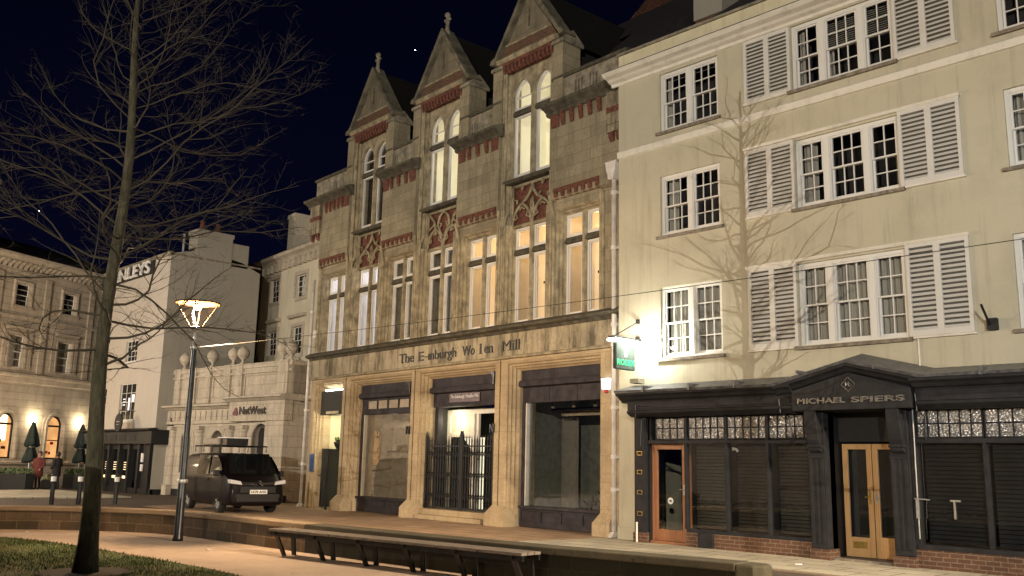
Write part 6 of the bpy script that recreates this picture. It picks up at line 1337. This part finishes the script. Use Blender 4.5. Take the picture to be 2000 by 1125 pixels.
person(hs(-4.35, 3.6), -60, 'cloth_dark', 'person in a long dark coat before the hotel windows, right of the pair'); person(hs(-5.05, 3.2), 40, 'cloth_red', 'person in a dark red jacket standing just left of the other, under the parasol')
# bollards
for i, (x, y) in enumerate([(-33.4, 10.95), (-33.2, 11.75), (-33.0, 12.9), (-34.3, 9.1)]):
    e = empty('bollard', (x, y, 0)); tag(e, ['dark bollard with pale band, left of the pair beside the tree trunk', 'dark bollard with bright band close left of the tree trunk', 'dark bollard with pale band hidden just behind the tree trunk', 'dark bollard with pale band near the left edge of the road'][i], 'bollard', 'bollards across the road')
    mb = MB(); mb.lathe(x, y, [(.075, 0), (.07, .70), (.085, .72), (.085, .76)], 12); mb.lathe(x, y, [(.09, .92), (.085, .96), (.05, 1.0), (0, 1.01)], 12); mb.build('post', 'dark_metal', e, (x, y, 0), smooth=False)
    mb = MB(); mb.lathe(x, y, [(.083, .76), (.088, .92)], 12); mb.build('band', 'letter_white', e, (x, y, 0))
mb = MB(); mb.box(-46.5, -38, 9.5, 15.5, 0, .05); o = mb.build('terrace', 'pavement_pale'); tag(o, kind='structure')

# =================================================================== VAN
VA = -7; vn = empty('parked_van', (-26.75, 14.45, 0), VA); tag(vn, 'dark plum van with roof rack parked on the road in front of the bank', 'van')
# local: +x forward (front axle at x=0), y left positive
def Vv(mb, name, mat, parent=None, **k): return mb.build(name, mat, parent or vn, **k)
W = .90
# body cross sections along x : list of (x, halfwidth_low, zlow, zbelt, halfwidth_belt, zroof, halfwidth_roof)
sec = [(-3.55, .84, .38, 1.10, .88, 1.74, .74), (-3.45, .90, .26, 1.10, .915, 1.83, .78), (-2.4, .92, .24, 1.10, .925, 1.86, .80), (-1.2, .92, .24, 1.10, .925, 1.87, .80), (-.35, .92, .24, 1.12, .92, 1.83, .78), (-.02, .92, .26, 1.13, .915, 1.66, .77), (.36, .92, .28, 1.13, .90, 1.30, .80), (.55, .92, .28, 1.10, .88, 1.16, .80), (.80, .89, .27, 1.00, .82, 1.08, .72), (.92, .80, .30, .90, .74, .98, .62), (.96, .70, .38, .80, .64, .86, .5)]
mb = MB(); NP = 18
def ring(s_):
    x, hl, zl, zb, hb, zr, hr = s_
    P_ = [(hl * .86, zl), (hl - .01, zl + .06), (hl + .012, (zl + zb) / 2), (hb + .012, zb - .05), (hb - .006, zb + .01), ((hb + hr) / 2 + .01, (zb + zr) / 2), (hr + .01, zr - .10), (hr - .04, zr - .03), (hr * .72, zr)]
    P2 = P_ + [(-y, z) for y, z in reversed(P_)]; return [(x, y, z) for y, z in P2]
sec = [(a_, b_, c_ - .05, d_ - .01, e_, f__ - .05, g_) for a_, b_, c_, d_, e_, f__, g_ in sec]
for s_ in sec: mb.v += ring(s_)
for k in range(len(sec) - 1):
    for j in range(NP): a = k * NP + j; b = k * NP + (j + 1) % NP; mb.f.append((a, a + NP, b + NP, b))
mb.f.append(tuple(range(NP))); mb.f.append(tuple((len(sec) - 1) * NP + j for j in reversed(range(NP))))
body = Vv(mb, 'body', 'car_paint', smooth=False); sm = body.modifiers.new('s', 'SUBSURF'); sm.levels = 2; sm.render_levels = 2
for p_ in body.data.polygons: p_.use_smooth = True
mb = MB(); mb.poly([(.47, -.76, 1.16), (.47, .76, 1.16), (-.16, .70, 1.775), (-.16, -.70, 1.775)])
ws = Vv(mb, 'windscreen', 'car_glass')
for v_ in ws.data.vertices: v_.co.x += .045; v_.co.z += .02
for s_ in (-1, 1):
    mb = MB(); mb.poly([(-.30, s_ * .865, 1.72), (.10, s_ * .885, 1.46), (.36, s_ * .925, 1.17), (-.72, s_ * .938, 1.15), (-.76, s_ * .872, 1.71)]); Vv(mb, 'door_glass', 'car_glass')
    mb = MB(); mb.poly([(-.86, s_ * .872, 1.72), (-.82, s_ * .940, 1.14), (-1.9, s_ * .942, 1.14), (-1.9, s_ * .875, 1.74)]); Vv(mb, 'side_glass', 'car_glass')
    mb = MB(); mb.box(.06, .20, s_ * .93 if s_ > 0 else -1.12, s_ * .93 + .19 if s_ > 0 else -.93, 1.10, 1.28); Vv(mb, 'mirror', 'black_paint', bevel=.03)
    mb = MB(); mb.prism_x([(s_ * .50, .86), (s_ * .86, .90), (s_ * .86, 1.02), (s_ * .56, .97)][::s_], .62, .93); hl_ = Vv(mb, 'headlight', 'lamp_glass', bevel=.015); hl_.location = (.03, 0, 0)
    mb = MB(); mb.tube([(.90, s_ * .63, .55), (.945, s_ * .63, .55)], .055, 12); Vv(mb, 'fog_lamp', 'chrome')
    for xw in (0, -2.75):
        mb = MB(); yc = s_ * .80; prof = [(.19, -.09), (.31, -.10), (.325, -.07), (.325, .07), (.31, .10), (.19, .09)]; n = 26; base = 0
        for r, y in prof:
            for j in range(n): a = 6.283 * j / n; mb.v.append((xw + r * math.cos(a), yc + y, .325 + r * math.sin(a)))
        for k in range(len(prof)):
            for j in range(n): a = k * n + j; b = k * n + (j + 1) % n; c = ((k + 1) % len(prof)) * n; mb.f.append((a, b, c + (j + 1) % n, c + j))
        wl = Vv(mb, 'wheel', 'rubber', smooth=True)
        mb = MB(); mb.tube([(xw, yc + s_ * .04, .325), (xw, yc + s_ * .075, .325)], .20, 22)
        for j in range(5): a = 6.283 * j / 5; mb.tube([(xw, yc + s_ * .09, .325), (xw + .19 * math.cos(a), yc + s_ * .085, .325 + .19 * math.sin(a))], .03, 6)
        mb.build('rim', 'galvanised', wl)
for s_ in (-1, 1):
    mb = MB()
    for pts_ in ([(.30, .93, 1.14), (.28, .955, .75), (.20, .95, .34)], [(-.79, .955, 1.12), (-.80, .965, .7), (-.78, .945, .30)], [(-.79, .90, 1.72), (-.82, .945, 1.16)], [(-1.98, .955, 1.12), (-1.98, .965, .7), (-1.98, .945, .30)], [(-3.2, .945, .98), (-2.0, .957, 1.0), (-.8, .957, 1.0)]): mb.tube([(x, s_ * (y + .004), z) for x, y, z in pts_], .008, 5)
    mb.box(-.98, -.84, min(s_ * .955, s_ * .985), max(s_ * .955, s_ * .985), .96, 1.0); Vv(mb, 'door_seam', 'rubber')
mb = MB(); mb.box(.90, .985, -.66, .66, .36, .60); mb.box(.90, .975, -.56, .56, .62, .82); Vv(mb, 'grille', 'black_paint', bevel=.02)
mb = MB()
for z in (.87, .915): mb.tube([(.93, -.62, z + .02), (.975, -.2, z), (.985, -.10, z)], .011, 6); mb.tube([(.93, .62, z + .02), (.975, .2, z), (.985, .10, z)], .011, 6)
for z in (.84, .90): mb.tube([(.99, -.12, z), (.995, 0, z + .09), (.99, .12, z)], .014, 6)
Vv(mb, 'chrome_trim', 'chrome')['label'] = 'chrome double chevron emblem with twin bars across the nose'
mb = MB(); mb.box(.99, 1.0, -.27, .27, .60, .72); pl2 = Vv(mb, 'number_plate', 'plate')
text('characters', 'LK70 AHG', .1, 'letter_black', pl2, (1.003, -.24, .622), width=.48, height=.075, ext=.002, rot=(90, 0, 90), bold=.003)
rk = MB()
for y in (-.72, .72): rk.tube([(-2.9, y, 2.02), (-.35, y, 2.02)], .02, 6)
for x in (-2.8, -2.0, -1.2, -.45): rk.tube([(x, -.74, 1.84), (x, -.74, 2.03), (x, .74, 2.03), (x, .74, 1.84)], .02, 6)
Vv(rk, 'roof_rack', 'black_paint')
lb = empty('roof_load', (-26.75, 14.45, 0), VA); tag(lb, 'pale bundle and white board tied on the roof rack of the dark van', 'cargo')
mb = MB(); mb.box(-2.9, -1.5, -.5, .3, 2.06, 2.28); mb.build('bundle', 'board_white', lb, bevel=.05); mb = MB(); mb.box(-1.5, -.9, -.4, .3, 2.06, 2.26); mb.build('crate', 'dark_metal', lb); mb = MB(); mb.box(-1.65, -.85, -.45, .35, 2.27, 2.31); mb.build('board', 'letter_white', lb)

# =================================================================== STARS
for i, (d, r, lab) in enumerate([((-1.02, .13 + .0, 0), .5, None)]): pass
def star(px, py, dist, r, label):
    v_ = Vector(((px - 1000) / 1802.7, -(py - 562.5) / 1802.7, 1)); w_ = r_ * v_.x + u_ * v_.y + f_ * v_.z; p_ = w_ * dist + Vector((0, 0, 1.6))
    mb = MB(); mb.lathe(0, 0, [(0, r), (r * .8, r * .6), (r, 0), (r * .8, -r * .6), (0, -r)], 8); o = mb.build('star', 'bulb_white'); o.location = p_; tag(o, label, 'star', 'stars')
star(76, 412, 900, .55, 'bright star low in the sky at the left, above the hotel roof'); star(811, 98, 900, .35, 'faint star between the two tallest gables')
